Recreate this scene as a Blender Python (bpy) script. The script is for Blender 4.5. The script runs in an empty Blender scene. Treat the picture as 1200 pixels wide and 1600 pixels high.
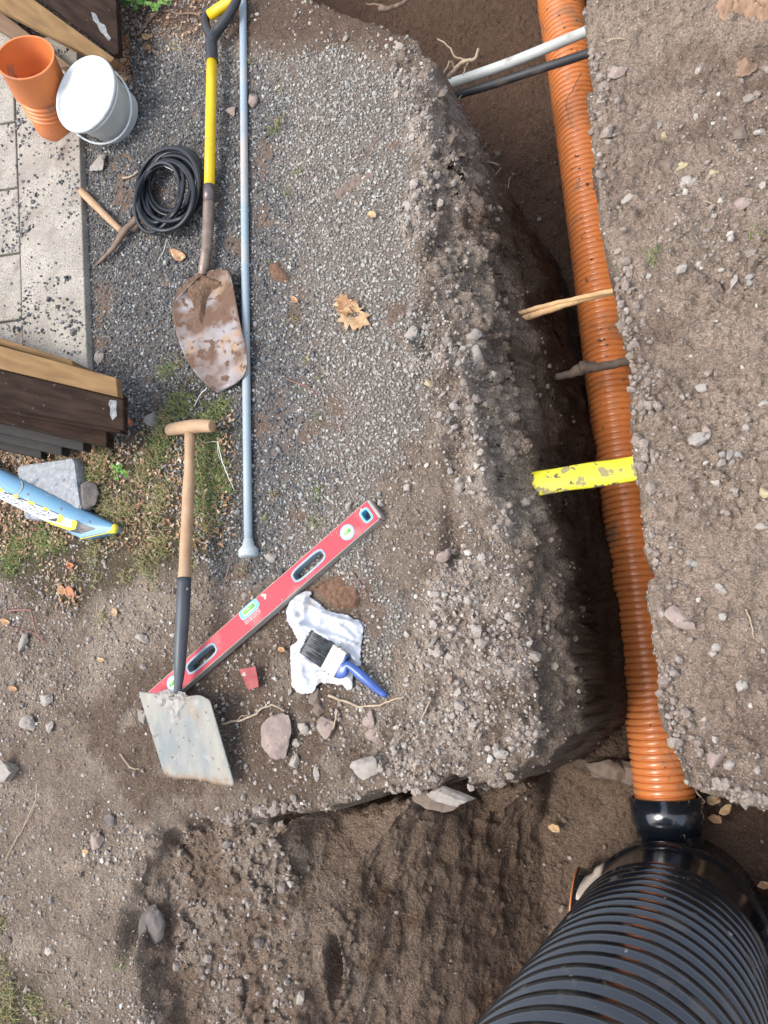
import bpy, math, random
import numpy as np
from mathutils import Vector, Matrix
random.seed(7); RNG = np.random.default_rng(11)
SC = bpy.context.scene; COL = SC.collection

# ------------------------------------------------------------ camera, sky, sun
F, H = 1202.0, 1.75                       # focal length in photo pixels, eye height in metres
NAD = (1158., 1062.)                      # where straight down falls in the photo
_d = np.array([(NAD[0]-600)/F, -(NAD[1]-800)/F, -1.]); _u = -_d/np.linalg.norm(_d)
_y = np.array([0, 1., 0]) - _u[1]*_u; _y /= np.linalg.norm(_y)
R3 = np.array([np.cross(_y, _u), _y, _u])
cam = bpy.data.cameras.new('camera'); cam_o = bpy.data.objects.new('camera', cam); COL.objects.link(cam_o)
cam.sensor_fit = 'VERTICAL'; cam.sensor_height = 24; cam.lens = F/1600*24
cam.clip_start = .02; cam.clip_end = 200
M4 = Matrix(R3.tolist()).to_4x4(); M4.translation = (0, 0, H); cam_o.matrix_world = M4
SC.camera = cam_o
SUN_EL, SUN_AZ = math.radians(68), math.radians(-118)   # azimuth from +Y, negative = towards -X
world = bpy.data.worlds.new('World'); SC.world = world; world.use_nodes = True
wn = world.node_tree; sky = wn.nodes.new('ShaderNodeTexSky'); sky.sky_type = 'NISHITA'; sky.sun_disc = False
sky.sun_elevation = SUN_EL; sky.sun_rotation = SUN_AZ; sky.dust_density = 3.0; sky.air_density = 1.0; sky.ozone_density = 1.0
hs = wn.nodes.new('ShaderNodeHueSaturation'); hs.inputs['Saturation'].default_value = .6   # thin overcast
wn.links.new(sky.outputs[0], hs.inputs['Color']); wn.links.new(hs.outputs[0], wn.nodes['Background'].inputs[0]); wn.nodes['Background'].inputs[1].default_value = .15
sl = bpy.data.lights.new('sun', 'SUN'); sl.energy = .85; sl.angle = math.radians(22); sl.color = (1, .95, .88)
so = bpy.data.objects.new('sun', sl); COL.objects.link(so)
sd = Vector((math.sin(SUN_AZ)*math.cos(SUN_EL), math.cos(SUN_AZ)*math.cos(SUN_EL), math.sin(SUN_EL)))
so.rotation_euler = sd.to_track_quat('Z', 'Y').to_euler(); so.location = sd*6
SC.view_settings.view_transform = 'Standard'; SC.view_settings.look = 'None'
SC.view_settings.exposure = 1.4; SC.view_settings.gamma = 1
SC.render.engine = 'CYCLES'

def W(px, py, z=0.):
    "world point at height z that was measured at photo pixel px, py"
    r = R3 @ np.array([(px-600)/F, -(py-800)/F, -1.]); t = (z-H)/r[2]
    return np.array([r[0]*t, r[1]*t, z])
def PX(x, y, z=0.):
    v = np.stack([np.asarray(x, float), np.asarray(y, float), np.full(np.shape(x), z-H)], -1) @ R3
    return 600+F*v[..., 0]/-v[..., 2], 800-F*v[..., 1]/-v[..., 2]

# ------------------------------------------------------------ noise
def _hash(ix, iy, iz, s):
    n = (ix*73856093 ^ iy*19349663 ^ iz*83492791 ^ (s*2654435761)) & 0xffffffff
    n = ((n ^ (n >> 13))*1274126177) & 0xffffffff
    n = ((n ^ (n >> 16))*2246822519) & 0xffffffff
    return ((n ^ (n >> 15)) & 0xffffff)/16777215.
def vnoise(x, y, z=0., s=0):
    x = np.asarray(x, float); y = np.asarray(y, float); z = np.broadcast_to(np.asarray(z, float), x.shape)
    fx, fy, fz = np.floor(x), np.floor(y), np.floor(z); ix, iy, iz = fx.astype(np.int64), fy.astype(np.int64), fz.astype(np.int64)
    tx, ty, tz = x-fx, y-fy, z-fz
    tx, ty, tz = tx*tx*(3-2*tx), ty*ty*(3-2*ty), tz*tz*(3-2*tz); r = 0
    flat = not np.any(z)
    for a in (0, 1):
        for b in (0, 1):
            for c in ((0,) if flat else (0, 1)):
                w = (tx if a else 1-tx)*(ty if b else 1-ty)*(1. if flat else (tz if c else 1-tz))
                r = r + w*_hash(ix+a, iy+b, iz+c, s)
    return r*2-1
def fbm(x, y, z=0., f=1., o=4, s=0, g=.5):
    r = 0; a = 1.; t = 0
    for i in range(o):
        r = r+a*vnoise(np.asarray(x)*f, np.asarray(y)*f, np.asarray(z)*f, s+i); t += a; a *= g; f *= 2.03
    return r/t
def worley(x, y, f, s=0):
    x = x*f; y = y*f; ix, iy = np.floor(x).astype(np.int64), np.floor(y).astype(np.int64)
    d1 = np.full(x.shape, 9.); d2 = d1.copy(); cid = np.zeros(x.shape)
    for a in (-1, 0, 1):
        for b in (-1, 0, 1):
            jx, jy = ix+a, iy+b
            h = _hash(jx, jy, jx*0, s); k = _hash(jx, jy, jx*0, s+1); q = _hash(jx, jy, jx*0, s+2)
            d = np.hypot(x-jx-h, y-jy-k); m = d < d1
            d2 = np.where(m, d1, np.minimum(d2, d)); cid = np.where(m, q, cid); d1 = np.where(m, d, d1)
    return d1, d2, cid
def sst(a, b, x):
    t = np.clip((x-a)/(b-a), 0, 1); return t*t*(3-2*t)
def sdist(x, y, poly):
    "distance to the outline, positive inside"
    poly = np.asarray(poly, float); d = np.full(x.shape, 1e9); ins = np.zeros(x.shape, bool)
    for (ax, ay), (bx, by) in zip(poly, np.roll(poly, -1, 0)):
        ex, ey = bx-ax, by-ay; L = ex*ex+ey*ey+1e-12
        t = np.clip(((x-ax)*ex+(y-ay)*ey)/L, 0, 1)
        d = np.minimum(d, (x-ax-t*ex)**2+(y-ay-t*ey)**2)
        c = ((ay > y) != (by > y)) & (x < (bx-ax)*(y-ay)/(by-ay+1e-12)+ax); ins ^= c
    d = np.sqrt(d); return np.where(ins, d, -d)

# ------------------------------------------------------------ materials
def mat(name, c1, c2=None, scale=20., rough=.6, bump=.0, bscale=None, spots=None, metal=0., stretch=None, spec=.5, detail=6., ramp=(.35, .65), coat=0.):
    """c1/c2 mixed by noise; spots = list of (colour, scale, threshold, softness, roughness) of dirt laid over"""
    m = bpy.data.materials.new(name); m.use_nodes = True; nt = m.node_tree; N, L = nt.nodes, nt.links
    b = N['Principled BSDF']; b.inputs['Roughness'].default_value = rough; b.inputs['Metallic'].default_value = metal
    b.inputs['Specular IOR Level'].default_value = spec; b.inputs['Coat Weight'].default_value = coat
    tc = N.new('ShaderNodeTexCoord'); mp = N.new('ShaderNodeMapping'); L.new(tc.outputs['Object'], mp.inputs[0])
    if stretch: mp.inputs['Scale'].default_value = stretch
    no = N.new('ShaderNodeTexNoise'); no.inputs['Scale'].default_value = scale; no.inputs['Detail'].default_value = detail
    L.new(mp.outputs[0], no.inputs[0])
    r = N.new('ShaderNodeMapRange'); r.inputs[1].default_value = ramp[0]; r.inputs[2].default_value = ramp[1]; L.new(no.outputs[0], r.inputs[0])
    mx = N.new('ShaderNodeMix'); mx.data_type = 'RGBA'; L.new(r.outputs[0], mx.inputs[0])
    mx.inputs[6].default_value = (*c1, 1); mx.inputs[7].default_value = (*(c2 or c1), 1); out = mx.outputs[2]
    rv = None
    for k, (sc, ss, th, so_, sr) in enumerate(spots or []):
        n2 = N.new('ShaderNodeTexNoise'); n2.inputs['Scale'].default_value = ss; n2.inputs['Detail'].default_value = 5
        va = N.new('ShaderNodeVectorMath'); va.operation = 'ADD'; va.inputs[1].default_value = (3.1+k*5, 1.7*k, 2.3); L.new(tc.outputs['Object'], va.inputs[0]); L.new(va.outputs[0], n2.inputs[0])
        r2 = N.new('ShaderNodeMapRange'); r2.inputs[1].default_value = th; r2.inputs[2].default_value = th+so_; L.new(n2.outputs[0], r2.inputs[0])
        m2 = N.new('ShaderNodeMix'); m2.data_type = 'RGBA'; L.new(r2.outputs[0], m2.inputs[0]); L.new(out, m2.inputs[6]); m2.inputs[7].default_value = (*sc, 1); out = m2.outputs[2]
        m3 = N.new('ShaderNodeMix'); m3.data_type = 'FLOAT'; L.new(r2.outputs[0], m3.inputs[0]); m3.inputs[3].default_value = sr
        if rv: L.new(rv, m3.inputs[2])
        else: m3.inputs[2].default_value = rough
        rv = m3.outputs[0]
    L.new(out, b.inputs['Base Color'])
    if rv: L.new(rv, b.inputs['Roughness'])
    if bump:
        bn = N.new('ShaderNodeTexNoise'); bn.inputs['Scale'].default_value = bscale or scale*3; bn.inputs['Detail'].default_value = 6; L.new(mp.outputs[0], bn.inputs[0])
        bp = N.new('ShaderNodeBump'); bp.inputs['Strength'].default_value = 1; bp.inputs['Distance'].default_value = bump; L.new(bn.outputs[0], bp.inputs['Height']); L.new(bp.outputs[0], b.inputs['Normal'])
    return m
def island_mat(name, cols, rough=.9, fine=400., bump=.0006):
    "each loose stone, leaf or blade takes its own colour from the list"
    m = bpy.data.materials.new(name); m.use_nodes = True; nt = m.node_tree; N, L = nt.nodes, nt.links; b = N['Principled BSDF']
    b.inputs['Roughness'].default_value = rough; b.inputs['Specular IOR Level'].default_value = .3
    g = N.new('ShaderNodeNewGeometry'); cr = N.new('ShaderNodeValToRGB'); e = cr.color_ramp.elements
    while len(e) < len(cols): e.new(.5)
    for i, c in enumerate(cols): e[i].position = i/(len(cols)-1); e[i].color = (*c, 1)
    L.new(g.outputs['Random Per Island'], cr.inputs[0])
    tc = N.new('ShaderNodeTexCoord'); no = N.new('ShaderNodeTexNoise'); no.inputs['Scale'].default_value = fine; no.inputs['Detail'].default_value = 3; L.new(tc.outputs['Object'], no.inputs[0])
    mr = N.new('ShaderNodeMapRange'); mr.inputs[1].default_value = .3; mr.inputs[2].default_value = .7; mr.inputs[3].default_value = .7; mr.inputs[4].default_value = 1.25; L.new(no.outputs[0], mr.inputs[0])
    vm = N.new('ShaderNodeVectorMath'); vm.operation = 'SCALE'; L.new(cr.outputs[0], vm.inputs[0]); L.new(mr.outputs[0], vm.inputs['Scale']); L.new(vm.outputs[0], b.inputs['Base Color'])
    bp = N.new('ShaderNodeBump'); bp.inputs['Distance'].default_value = bump; L.new(no.outputs[0], bp.inputs['Height']); L.new(bp.outputs[0], b.inputs['Normal'])
    return m

# ------------------------------------------------------------ object helpers
def rawmesh(name, V, Fc, smooth=False):
    me = bpy.data.meshes.new(name); V = np.asarray(V, np.float32)
    if isinstance(Fc, np.ndarray):
        n, k = Fc.shape; me.vertices.add(len(V)); me.vertices.foreach_set('co', V.ravel())
        me.loops.add(n*k); me.loops.foreach_set('vertex_index', Fc.ravel().astype(np.int32))
        me.polygons.add(n); me.polygons.foreach_set('loop_start', np.arange(0, n*k, k, dtype=np.int32)); me.update(calc_edges=True)
    else:
        me.from_pydata(V.tolist(), [], Fc); me.update()
    me.polygons.foreach_set('use_smooth', np.full(len(me.polygons), bool(smooth))); return me
def tag(o, label=None, cat=None, group=None, kind=None):
    if label: o['label'] = label
    if cat: o['category'] = cat
    if group: o['group'] = group
    if kind: o['kind'] = kind
    return o
class MB:
    def __init__(s): s.v = []; s.f = []
    def add(s, V, Fc):
        k = len(s.v); s.v += [tuple(map(float, p)) for p in V]; s.f += [tuple(int(i)+k for i in f) for f in Fc]; return s
    def tube(s, pts, r, seg=12, cap=True, flat=1.):
        P = np.asarray(pts, float); n = len(P); r = np.broadcast_to(np.asarray(r, float), (n,))
        T = np.gradient(P, axis=0); T /= np.linalg.norm(T, axis=1)[:, None]+1e-9
        up = np.array([0, 0, 1.]) if abs(T[0][2]) < .9 else np.array([1., 0, 0]); V = []
        a = np.linspace(0, 2*math.pi, seg, endpoint=False)
        x = np.cross(up, T[0]); x /= np.linalg.norm(x)
        for i in range(n):
            x = x-x.dot(T[i])*T[i]; x /= np.linalg.norm(x); y = np.cross(T[i], x)
            V += list(P[i]+r[i]*(np.cos(a)[:, None]*x+flat*np.sin(a)[:, None]*y))
        Fc = [(i*seg+j, i*seg+(j+1) % seg, (i+1)*seg+(j+1) % seg, (i+1)*seg+j) for i in range(n-1) for j in range(seg)]
        if cap: Fc += [tuple(range(seg))[::-1], tuple((n-1)*seg+j for j in range(seg))]
        return s.add(V, Fc)
    def lathe(s, prof, base, axis=(0, 0, 1), seg=64, a0=0, a1=2*math.pi):
        "prof = (radius, height) pairs along axis from base"
        ax = np.asarray(axis, float); ax /= np.linalg.norm(ax); t = np.array([1., 0, 0]) if abs(ax[0]) < .9 else np.array([0, 1., 0])
        x = np.cross(t, ax); x /= np.linalg.norm(x); y = np.cross(ax, x); full = abs(a1-a0-2*math.pi) < 1e-6
        m = seg if full else seg+1; a = a0+(a1-a0)*np.arange(m)/seg; V = []
        for r, h in prof: V += list(np.asarray(base)+ax*h+r*(np.cos(a)[:, None]*x+np.sin(a)[:, None]*y))
        Fc = [(i*m+j, i*m+(j+1) % m, (i+1)*m+(j+1) % m, (i+1)*m+j) for i in range(len(prof)-1) for j in range(seg)]
        return s.add(V, Fc)
    def prism(s, poly, z0, z1):
        "poly = list of 3D or 2D points; extruded from z0 to z1 (z0/z1 numbers, or offsets if poly is 3D)"
        n = len(poly); lo = [(p[0], p[1], z0) for p in poly]; hi = [(p[0], p[1], z1) for p in poly]
        return s.add(lo+hi, [tuple(range(n))[::-1], tuple(range(n, 2*n))]+[(i, (i+1) % n, n+(i+1) % n, n+i) for i in range(n)])
    def box(s, c, ax, ay, az, sx, sy, sz):
        c, ax, ay, az = map(np.asarray, (c, ax, ay, az)); V = [c+ax*a*sx/2+ay*b*sy/2+az*d*sz/2 for a in (-1, 1) for b in (-1, 1) for d in (-1, 1)]
        return s.add(V, [(0, 1, 3, 2), (4, 6, 7, 5), (0, 4, 5, 1), (2, 3, 7, 6), (0, 2, 6, 4), (1, 5, 7, 3)])
    def build(s, name, m, parent=None, smooth=False, bevel=0, sub=0, origin=None, fix=True):
        o_ = np.array(origin if origin is not None else ([0, 0, 0] if parent is None else parent['_o']), float)
        me = rawmesh(name, np.array(s.v)-o_, s.f, smooth)
        if fix:
            import bmesh
            b = bmesh.new(); b.from_mesh(me); bmesh.ops.recalc_face_normals(b, faces=b.faces); b.to_mesh(me); b.free()
            me.polygons.foreach_set('use_smooth', np.full(len(me.polygons), bool(smooth)))
        me.materials.append(m); o = bpy.data.objects.new(name, me); COL.objects.link(o)
        if parent is None: o.location = o_.tolist()
        else: o.parent = parent
        o['_o'] = o_.tolist()
        if bevel:
            q = o.modifiers.new('bevel', 'BEVEL'); q.width = bevel; q.segments = 2; q.limit_method = 'ANGLE'; q.angle_limit = math.radians(35)
            q.harden_normals = False
        if sub: q = o.modifiers.new('sub', 'SUBSURF'); q.levels = q.render_levels = sub
        return o
def empty(name, loc, label, cat, group=None):
    o = bpy.data.objects.new(name, None); COL.objects.link(o); o.location = [float(v) for v in loc]; o.empty_display_size = .05
    o['_o'] = [float(v) for v in loc]; return tag(o, label, cat, group)
def spline(pts, n=8):
    P = np.asarray(pts, float); P = np.vstack([2*P[0]-P[1], P, 2*P[-1]-P[-2]]); out = []
    for i in range(1, len(P)-2):
        for t in np.linspace(0, 1, n, endpoint=False):
            a, b, c, d = P[i-1:i+3]; out.append(.5*(2*b+(c-a)*t+(2*a-5*b+4*c-d)*t*t+(3*b-a-3*c+d)*t**3))
    out.append(P[-2]); return np.array(out)
Z3 = np.array([0, 0, 1.])
DETAIL = 1.0                              # share of the loose stones to build

# ------------------------------------------------------------ the dug ground: nested outlines of the hole, one per depth
RB = [(1120, -640), (960, -200), (912, -40), (910, 0), (916, 50), (922, 110), (926, 160), (922, 205), (920, 250), (934, 300), (948, 380), (962, 440), (966, 500), (982, 545), (980, 600),
      (986, 650), (990, 700), (1003, 745), (1010, 790), (1006, 850), (1009, 900), (1011, 960), (1020, 1020), (1026, 1080), (1040, 1140), (1060, 1190), (1082, 1230), (1112, 1247), (1160, 1260), (1250, 1266), (1500, 1275), (2600, 1300)]
NW = [(935, 1150), (905, 1182), (860, 1205), (790, 1224), (740, 1240), (700, 1250), (640, 1236), (590, 1245), (520, 1255), (440, 1266), (380, 1278), (345, 1288)]
def wp(L, z): return [tuple(W(a, b, z)[:2]) for a, b in L]
def contour(top, left, nwdx, nwdy, nwskip, shelf, rdx, z):
    rb = [(a+rdx, b) for a, b in RB[::-1]]
    lim = {0: 0, 7: 0, 12: 375, 17: 436, 22: 516}[nwdy]
    nw = [(a+nwdx, b+nwdy) for a, b in NW[nwskip:] if a > lim]
    return wp(top+left, z)+wp(nw, 0)+wp(shelf, z)+wp([(2600, 5200)], 0)+wp([(2600+0*rdx, 1330)], 0)+wp([(a, b+(-rdx if b > 1225 else 0)) for a, b in rb], 0)
CT = [
 (0., contour([(-500, -900), (60, -420), (300, -110), (430, -50), (520, -18)], [(604, 12), (652, 40), (680, 90), (678, 180), (668, 260), (664, 340), (668, 420), (694, 500), (722, 575), (735, 650), (745, 710), (765, 770), (795, 860), (812, 950), (822, 1050), (830, 1130), (826, 1180)], 0, 0, 3,
      [(290, 1280), (240, 1290), (206, 1322), (200, 1400), (214, 1500), (228, 1600), (236, 1800), (260, 3000)], 0, 0)),
 (-.10, contour([(-480, -890), (90, -410), (330, -100), (450, -40), (530, -8)], [(610, 22), (660, 50), (692, 103), (708, 180), (714, 260), (716, 340), (724, 430), (730, 510), (748, 590), (762, 670), (785, 745), (812, 800), (842, 880), (862, 960), (872, 1050), (880, 1130), (872, 1175)], 0, 7, 3,
      [(300, 1300), (255, 1312), (231, 1345), (226, 1420), (240, 1500), (252, 1600), (262, 1800), (290, 3000)], -4, 0)),
 (-.19, contour([(-460, -880), (110, -400), (345, -90), (465, -30), (540, 0)], [(620, 30), (668, 60), (700, 113), (724, 190), (733, 270), (740, 350), (755, 440), (766, 520), (788, 600), (800, 670), (808, 740), (832, 810), (860, 880), (880, 960), (892, 1050), (902, 1120), (890, 1165)], 0, 12, 3,
      [(446, 1257), (412, 1300), (402, 1340), (396, 1400), (404, 1500), (398, 1600), (400, 1800), (410, 3000)], -7, 0)),
 (-.45, contour([(-420, -860), (140, -380), (370, -70), (480, -10), (560, 15)], [(635, 45), (682, 80), (714, 125), (744, 200), (768, 270), (788, 350), (806, 440), (822, 530), (834, 600), (830, 680), (836, 760), (862, 850), (884, 940), (894, 1030), (902, 1105), (893, 1140)], 6, 17, 3,
      [(592, 1239), (578, 1280), (572, 1340), (560, 1400), (566, 1500), (560, 1600), (560, 1800), (560, 3000)], -10, 0)),
 (-.82, contour([(-380, -840), (180, -360), (390, -50), (500, 10), (575, 30)], [(645, 62), (698, 100), (750, 150), (784, 230), (804, 310), (826, 400), (846, 480), (866, 560), (880, 640), (888, 720), (898, 800), (911, 880), (925, 960), (933, 1050), (937, 1105), (928, 1135)], 10, 22, 3,
      [(728, 1217), (722, 1290), (716, 1400), (722, 1500), (728, 1600), (730, 1800), (730, 3000)], -14, 0))]
def axis(a, b, st, lo, hi):
    m = np.arange(a, b, st); out = [m]; g = st; v = a; L = []
    while v > lo: g *= 1.22; v -= g; L.append(v)
    R = []; g = st; v = m[-1]
    while v < hi: g *= 1.22; v += g; R.append(v)
    return np.concatenate([np.array(L[::-1]), m, np.array(R)])
GX = axis(-2.78, .20, .0042, -30, 30); GY = axis(-1.18, 2.62, .0042, -30, 30)
XX, YY = np.meshgrid(GX, GY); NX, NY = len(GX), len(GY)
zone = {}
def region(poly, X, Y, soft=18, nz=14, s=3):
    "soft mask 0..1 of an area outlined in photo pixels on the ground plane"
    px, py = PX(X, Y); n = fbm(X, Y, 0, 7, 4, s)*nz*2.2
    return sst(-soft, soft, sdist(px, py, poly)+n)
GRAVEL = [(122, 60), (205, 75), (240, 40), (420, 90), (520, 70), (600, 110), (660, 160), (655, 300), (655, 420), (690, 520), (690, 600), (640, 680), (600, 740), (570, 820), (600, 900), (640, 960), (600, 1090), (560, 1090), (565, 960), (520, 900), (330, 905), (280, 800), (260, 640), (180, 700), (130, 600)]
DARKG = [(100, 60), (205, 85), (300, 90), (420, 150), (440, 400), (470, 600), (480, 760), (420, 900), (330, 900), (290, 720), (180, 700), (120, 600)]
RUBBLE = [(690, 880), (760, 870), (812, 900), (830, 1020), (838, 1150), (820, 1200), (740, 1235), (640, 1225), (560, 1200), (600, 1130), (670, 1080), (660, 980)]
RUB2 = [(630, 90), (700, 120), (735, 200), (745, 300), (755, 420), (790, 520), (815, 620), (840, 740), (850, 820), (760, 860), (690, 760), (660, 640), (640, 560), (645, 420), (632, 260)]
SHELF = [(225, 1300), (380, 1290), (400, 1400), (395, 1600), (400, 1900), (240, 1900), (225, 1500)]
LAWN = [(-300, 700), (0, 720), (110, 690), (230, 640), (300, 600), (375, 640), (385, 800), (330, 890), (200, 880), (120, 960), (0, 900), (-300, 960)]
LAWN2 = [(-300, 1490), (0, 1480), (60, 1510), (110, 1600), (90, 1900), (-300, 1900)]
BROWN = [(200, 1050), (400, 900), (560, 880), (640, 980), (560, 1120), (620, 1230), (350, 1290), (150, 1300), (0, 1180), (90, 1100)]
BANK = [(900, -300), (915, 0), (925, 200), (950, 400), (985, 600), (1005, 760), (1010, 900), (1030, 1080), (1085, 1235), (1200, 1262), (1600, 1262), (1600, -300)]
TOPSOIL = [(380, -200), (600, -20), (660, 60), (640, 110), (540, 75), (400, 80), (330, 40), (200, 70), (180, -200)]
def masks(X, Y):
    return dict(g=region(GRAVEL, X, Y), dg=region(DARKG, X, Y, 60, 25), rb=region(RUBBLE, X, Y, 16, 12, 5), r2=region(RUB2, X, Y, 14, 12, 6), sh=region(SHELF, X, Y, 14, 10, 7),
                lw=np.maximum(region(LAWN, X, Y, 22, 20, 8), region(LAWN2, X, Y, 22, 20, 8)), br=region(BROWN, X, Y, 40, 25, 9), bk=region(BANK, X, Y, 6, 0), ts=region(TOPSOIL, X, Y, 25, 14, 12))
def base_height(X, Y):
    wx = X+fbm(X, Y, 0, 5, 3, 31)*.022+fbm(X, Y, 0, 28, 3, 33)*.012
    wx = wx+region(BANK, X, Y, 30, 0)*fbm(X, Y, 0, 9, 4, 35)*.042
    wy = Y+fbm(X, Y, 0, 5, 3, 41)*.022+fbm(X, Y, 0, 28, 3, 43)*.012
    ds = [sdist(wx, wy, c) for _, c in CT]; h = np.zeros(X.shape)
    for k in range(len(CT)-1):
        z0, z1 = CT[k][0], CT[k+1][0]; a, b = ds[k], ds[k+1]; m = (a > 0) & (b <= 0)
        t = np.where(m, a/(a-b+1e-9), 0)
        h = np.where(m, z0+(z1-z0)*t, h)
    h = np.where(ds[-1] > 0, CT[-1][0]-.012*sst(0, .1, ds[-1]), h)
    return h, ds
hh, DS = base_height(XX, YY)
MK = masks(XX, YY)
PXX, PYY = PX(XX, YY)
inpit = sst(0, .03, DS[0]); floorm = sst(-.05, .03, DS[-1]); wall = inpit*(1-floorm)
# the ground rolls down a little towards the hole, and the trodden bank is lumpy
edge = np.exp(-np.maximum(-DS[0], 0)/.05)*(1-inpit)
hh = hh-.022*edge*(.6+.8*fbm(XX, YY, 0, 6, 2, 51))
hh += (1-inpit)*(fbm(XX, YY, 0, 2.2, 3, 61)*.016)*(1-.6*MK['g'])
w1, w2, wc = worley(XX+fbm(XX, YY, 0, 20, 2, 71)*.01, YY, 26, 81); v1, v2, vc = worley(XX, YY+fbm(XX, YY, 0, 50, 2, 73)*.006, 62, 91); u1, u2, uc = worley(XX, YY, 120, 95)
clod = np.clip(1-w1*1.25, 0, 1)**.6; clod2 = np.clip(1-v1*1.2, 0, 1)**.6; clod3 = np.clip(1-u1*1.2, 0, 1)**.6
rub = np.clip(np.maximum(MK['rb'], np.maximum(MK['r2']*.9, MK['sh']*.6)), 0, 1)
sel = (wc > .35)
b1_, b2_, bc_ = worley(XX+fbm(XX, YY, 0, 14, 2, 75)*.02, YY*.8, 13, 85)
hh += rub*(clod*.026*sel*wc+clod2*.012*(vc > .25)+clod3*.0035)+MK['r2']*np.clip(1-b1_*1.3, 0, 1)**.5*.035*(bc_ > .4)*bc_
fine = fbm(XX, YY, 0, 45, 4, 101)
hh += (fine*.004+clod3*.0016*(uc > .5))*(1-.5*MK['g'])
bankclod = MK['bk']*sst(.0, .45, fbm(XX, YY, 0, 3.5, 3, 111)+.1)
hh += bankclod*(clod2*.009*(vc > .45)+clod*.010*(wc > .78))
hh += MK['bk']*(1-inpit)*(fbm(XX, YY, 0, 9, 3, 117)*.024+clod3*.005*(uc > .35)+clod2*.007*(vc > .55)+clod*.012*(wc > .85)); hh += MK['bk']*(1-inpit)*np.exp(-np.maximum(-DS[0], 0)/.05)*fbm(XX, YY, 0, 14, 3, 118)*.03
crack = np.exp(-((w2-w1)/.06)**2)*sst(.1, .5, fbm(XX, YY, 0, 4, 2, 119)); hh -= (1-inpit)*MK['bk']*crack*.011
def dent(px, py, rx, ry, dz, z=0, ang=0):
    global hh
    c = W(px, py, z); s = 1202/(H-z)*.86; ca, sa = math.cos(ang), math.sin(ang); dx, dy = XX-c[0], YY-c[1]
    u, v = dx*ca+dy*sa, -dx*sa+dy*ca
    r = (u*s/rx)**2+(v*s/ry)**2+fbm(XX, YY, 0, 14, 3, 131)*.5; hh += dz*np.exp(-np.clip(r, 0, 9)**1.4)
dent(705, 850, 14, 55, -.045, 0, .15); dent(668, 900, 30, 12, -.02, 0, .8); dent(790, 800, 30, 60, -.03); dent(560, 905, 30, 25, .012)
dent(1180, 40, 60, 45, .05); dent(1110, 15, 50, 30, .03); dent(1060, 230, 40, 30, -.02); dent(1030, 420, 60, 50, .02); dent(1100, 600, 60, 60, -.015); dent(1160, 1020, 50, 40, .018)
dent(552, 1490, 7, 30, -.10, -.36, .1); dent(245, 1435, 14, 30, -.06, -.12); dent(610, 1440, 35, 60, .05, -.5); dent(560, 280, 60, 14, -.006, 0, .6)
dent(690, 1246, 40, 14, .03); dent(950, 1185, 30, 25, .05, -.8); dent(900, 1190, 24, 14, .05, -.75); dent(660, 560, 30, 120, -.01); dent(590, 1170, 60, 18, -.02, 0, .3)
hh += floorm*(fbm(XX, YY, 0, 4, 4, 141)*.022+fbm(XX, YY, 0, 16, 3, 143)*.006+clod3*.003*(uc > .6)+clod2*.006*(vc > .8))
# push the walls about sideways, in streaks that run along the digger's cut and in layers
gy, gx = np.gradient(hh, GY, GX); nl = np.sqrt(gx*gx+gy*gy+1); nx, ny, nz = -gx/nl, -gy/nl, 1/nl
steep = wall*sst(.35, 1.2, np.hypot(gx, gy))
west = (XX < -.25) & (YY < -.15)
along = np.where(west, YY, YY*.9+XX*.2)
st_ = fbm(along*.35, hh*1.6, XX*0, 16, 4, 151)*.016+fbm(XX, YY, hh, 11, 4, 153)*.028+fbm(XX, YY, hh, 40, 4, 155)*.009
blk = (vnoise(XX*9, YY*9, hh*9, 157) > .15)*.012
wpit = sst(-.10, -.32, YY)*sst(-.20, -.38, XX)
st_ = st_-.008-wpit*(fbm(XX, YY, hh, 11, 4, 153)*.022+fbm(XX, YY, hh, 40, 4, 155)*.004)+wpit*fbm(XX*1.0, YY*.12, XX*0, 26, 4, 159)*.011
low = sst(-.12, -.3, hh)
dsp = steep*(st_+blk*.6*(1-.6*wpit)+clod2*.006*(vc > .6)*(1-low)+clod*.014*(wc > .7)*(1-low))
VX, VY, VZ = XX+nx*dsp, YY+ny*dsp, hh+nz*dsp*.6
def gz(x, y):
    x = np.asarray(x, float); y = np.asarray(y, float)
    i = np.clip(np.searchsorted(GX, x)-1, 0, NX-2); j = np.clip(np.searchsorted(GY, y)-1, 0, NY-2)
    tx = np.clip((x-GX[i])/(GX[i+1]-GX[i]), 0, 1); ty = np.clip((y-GY[j])/(GY[j+1]-GY[j]), 0, 1)
    return VZ[j, i]*(1-tx)*(1-ty)+VZ[j, i+1]*tx*(1-ty)+VZ[j+1, i]*(1-tx)*ty+VZ[j+1, i+1]*tx*ty
def grid_at(A, x, y):
    i = np.clip(np.searchsorted(GX, x)-1, 0, NX-1); j = np.clip(np.searchsorted(GY, y)-1, 0, NY-1); return A[j, i]
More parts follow.
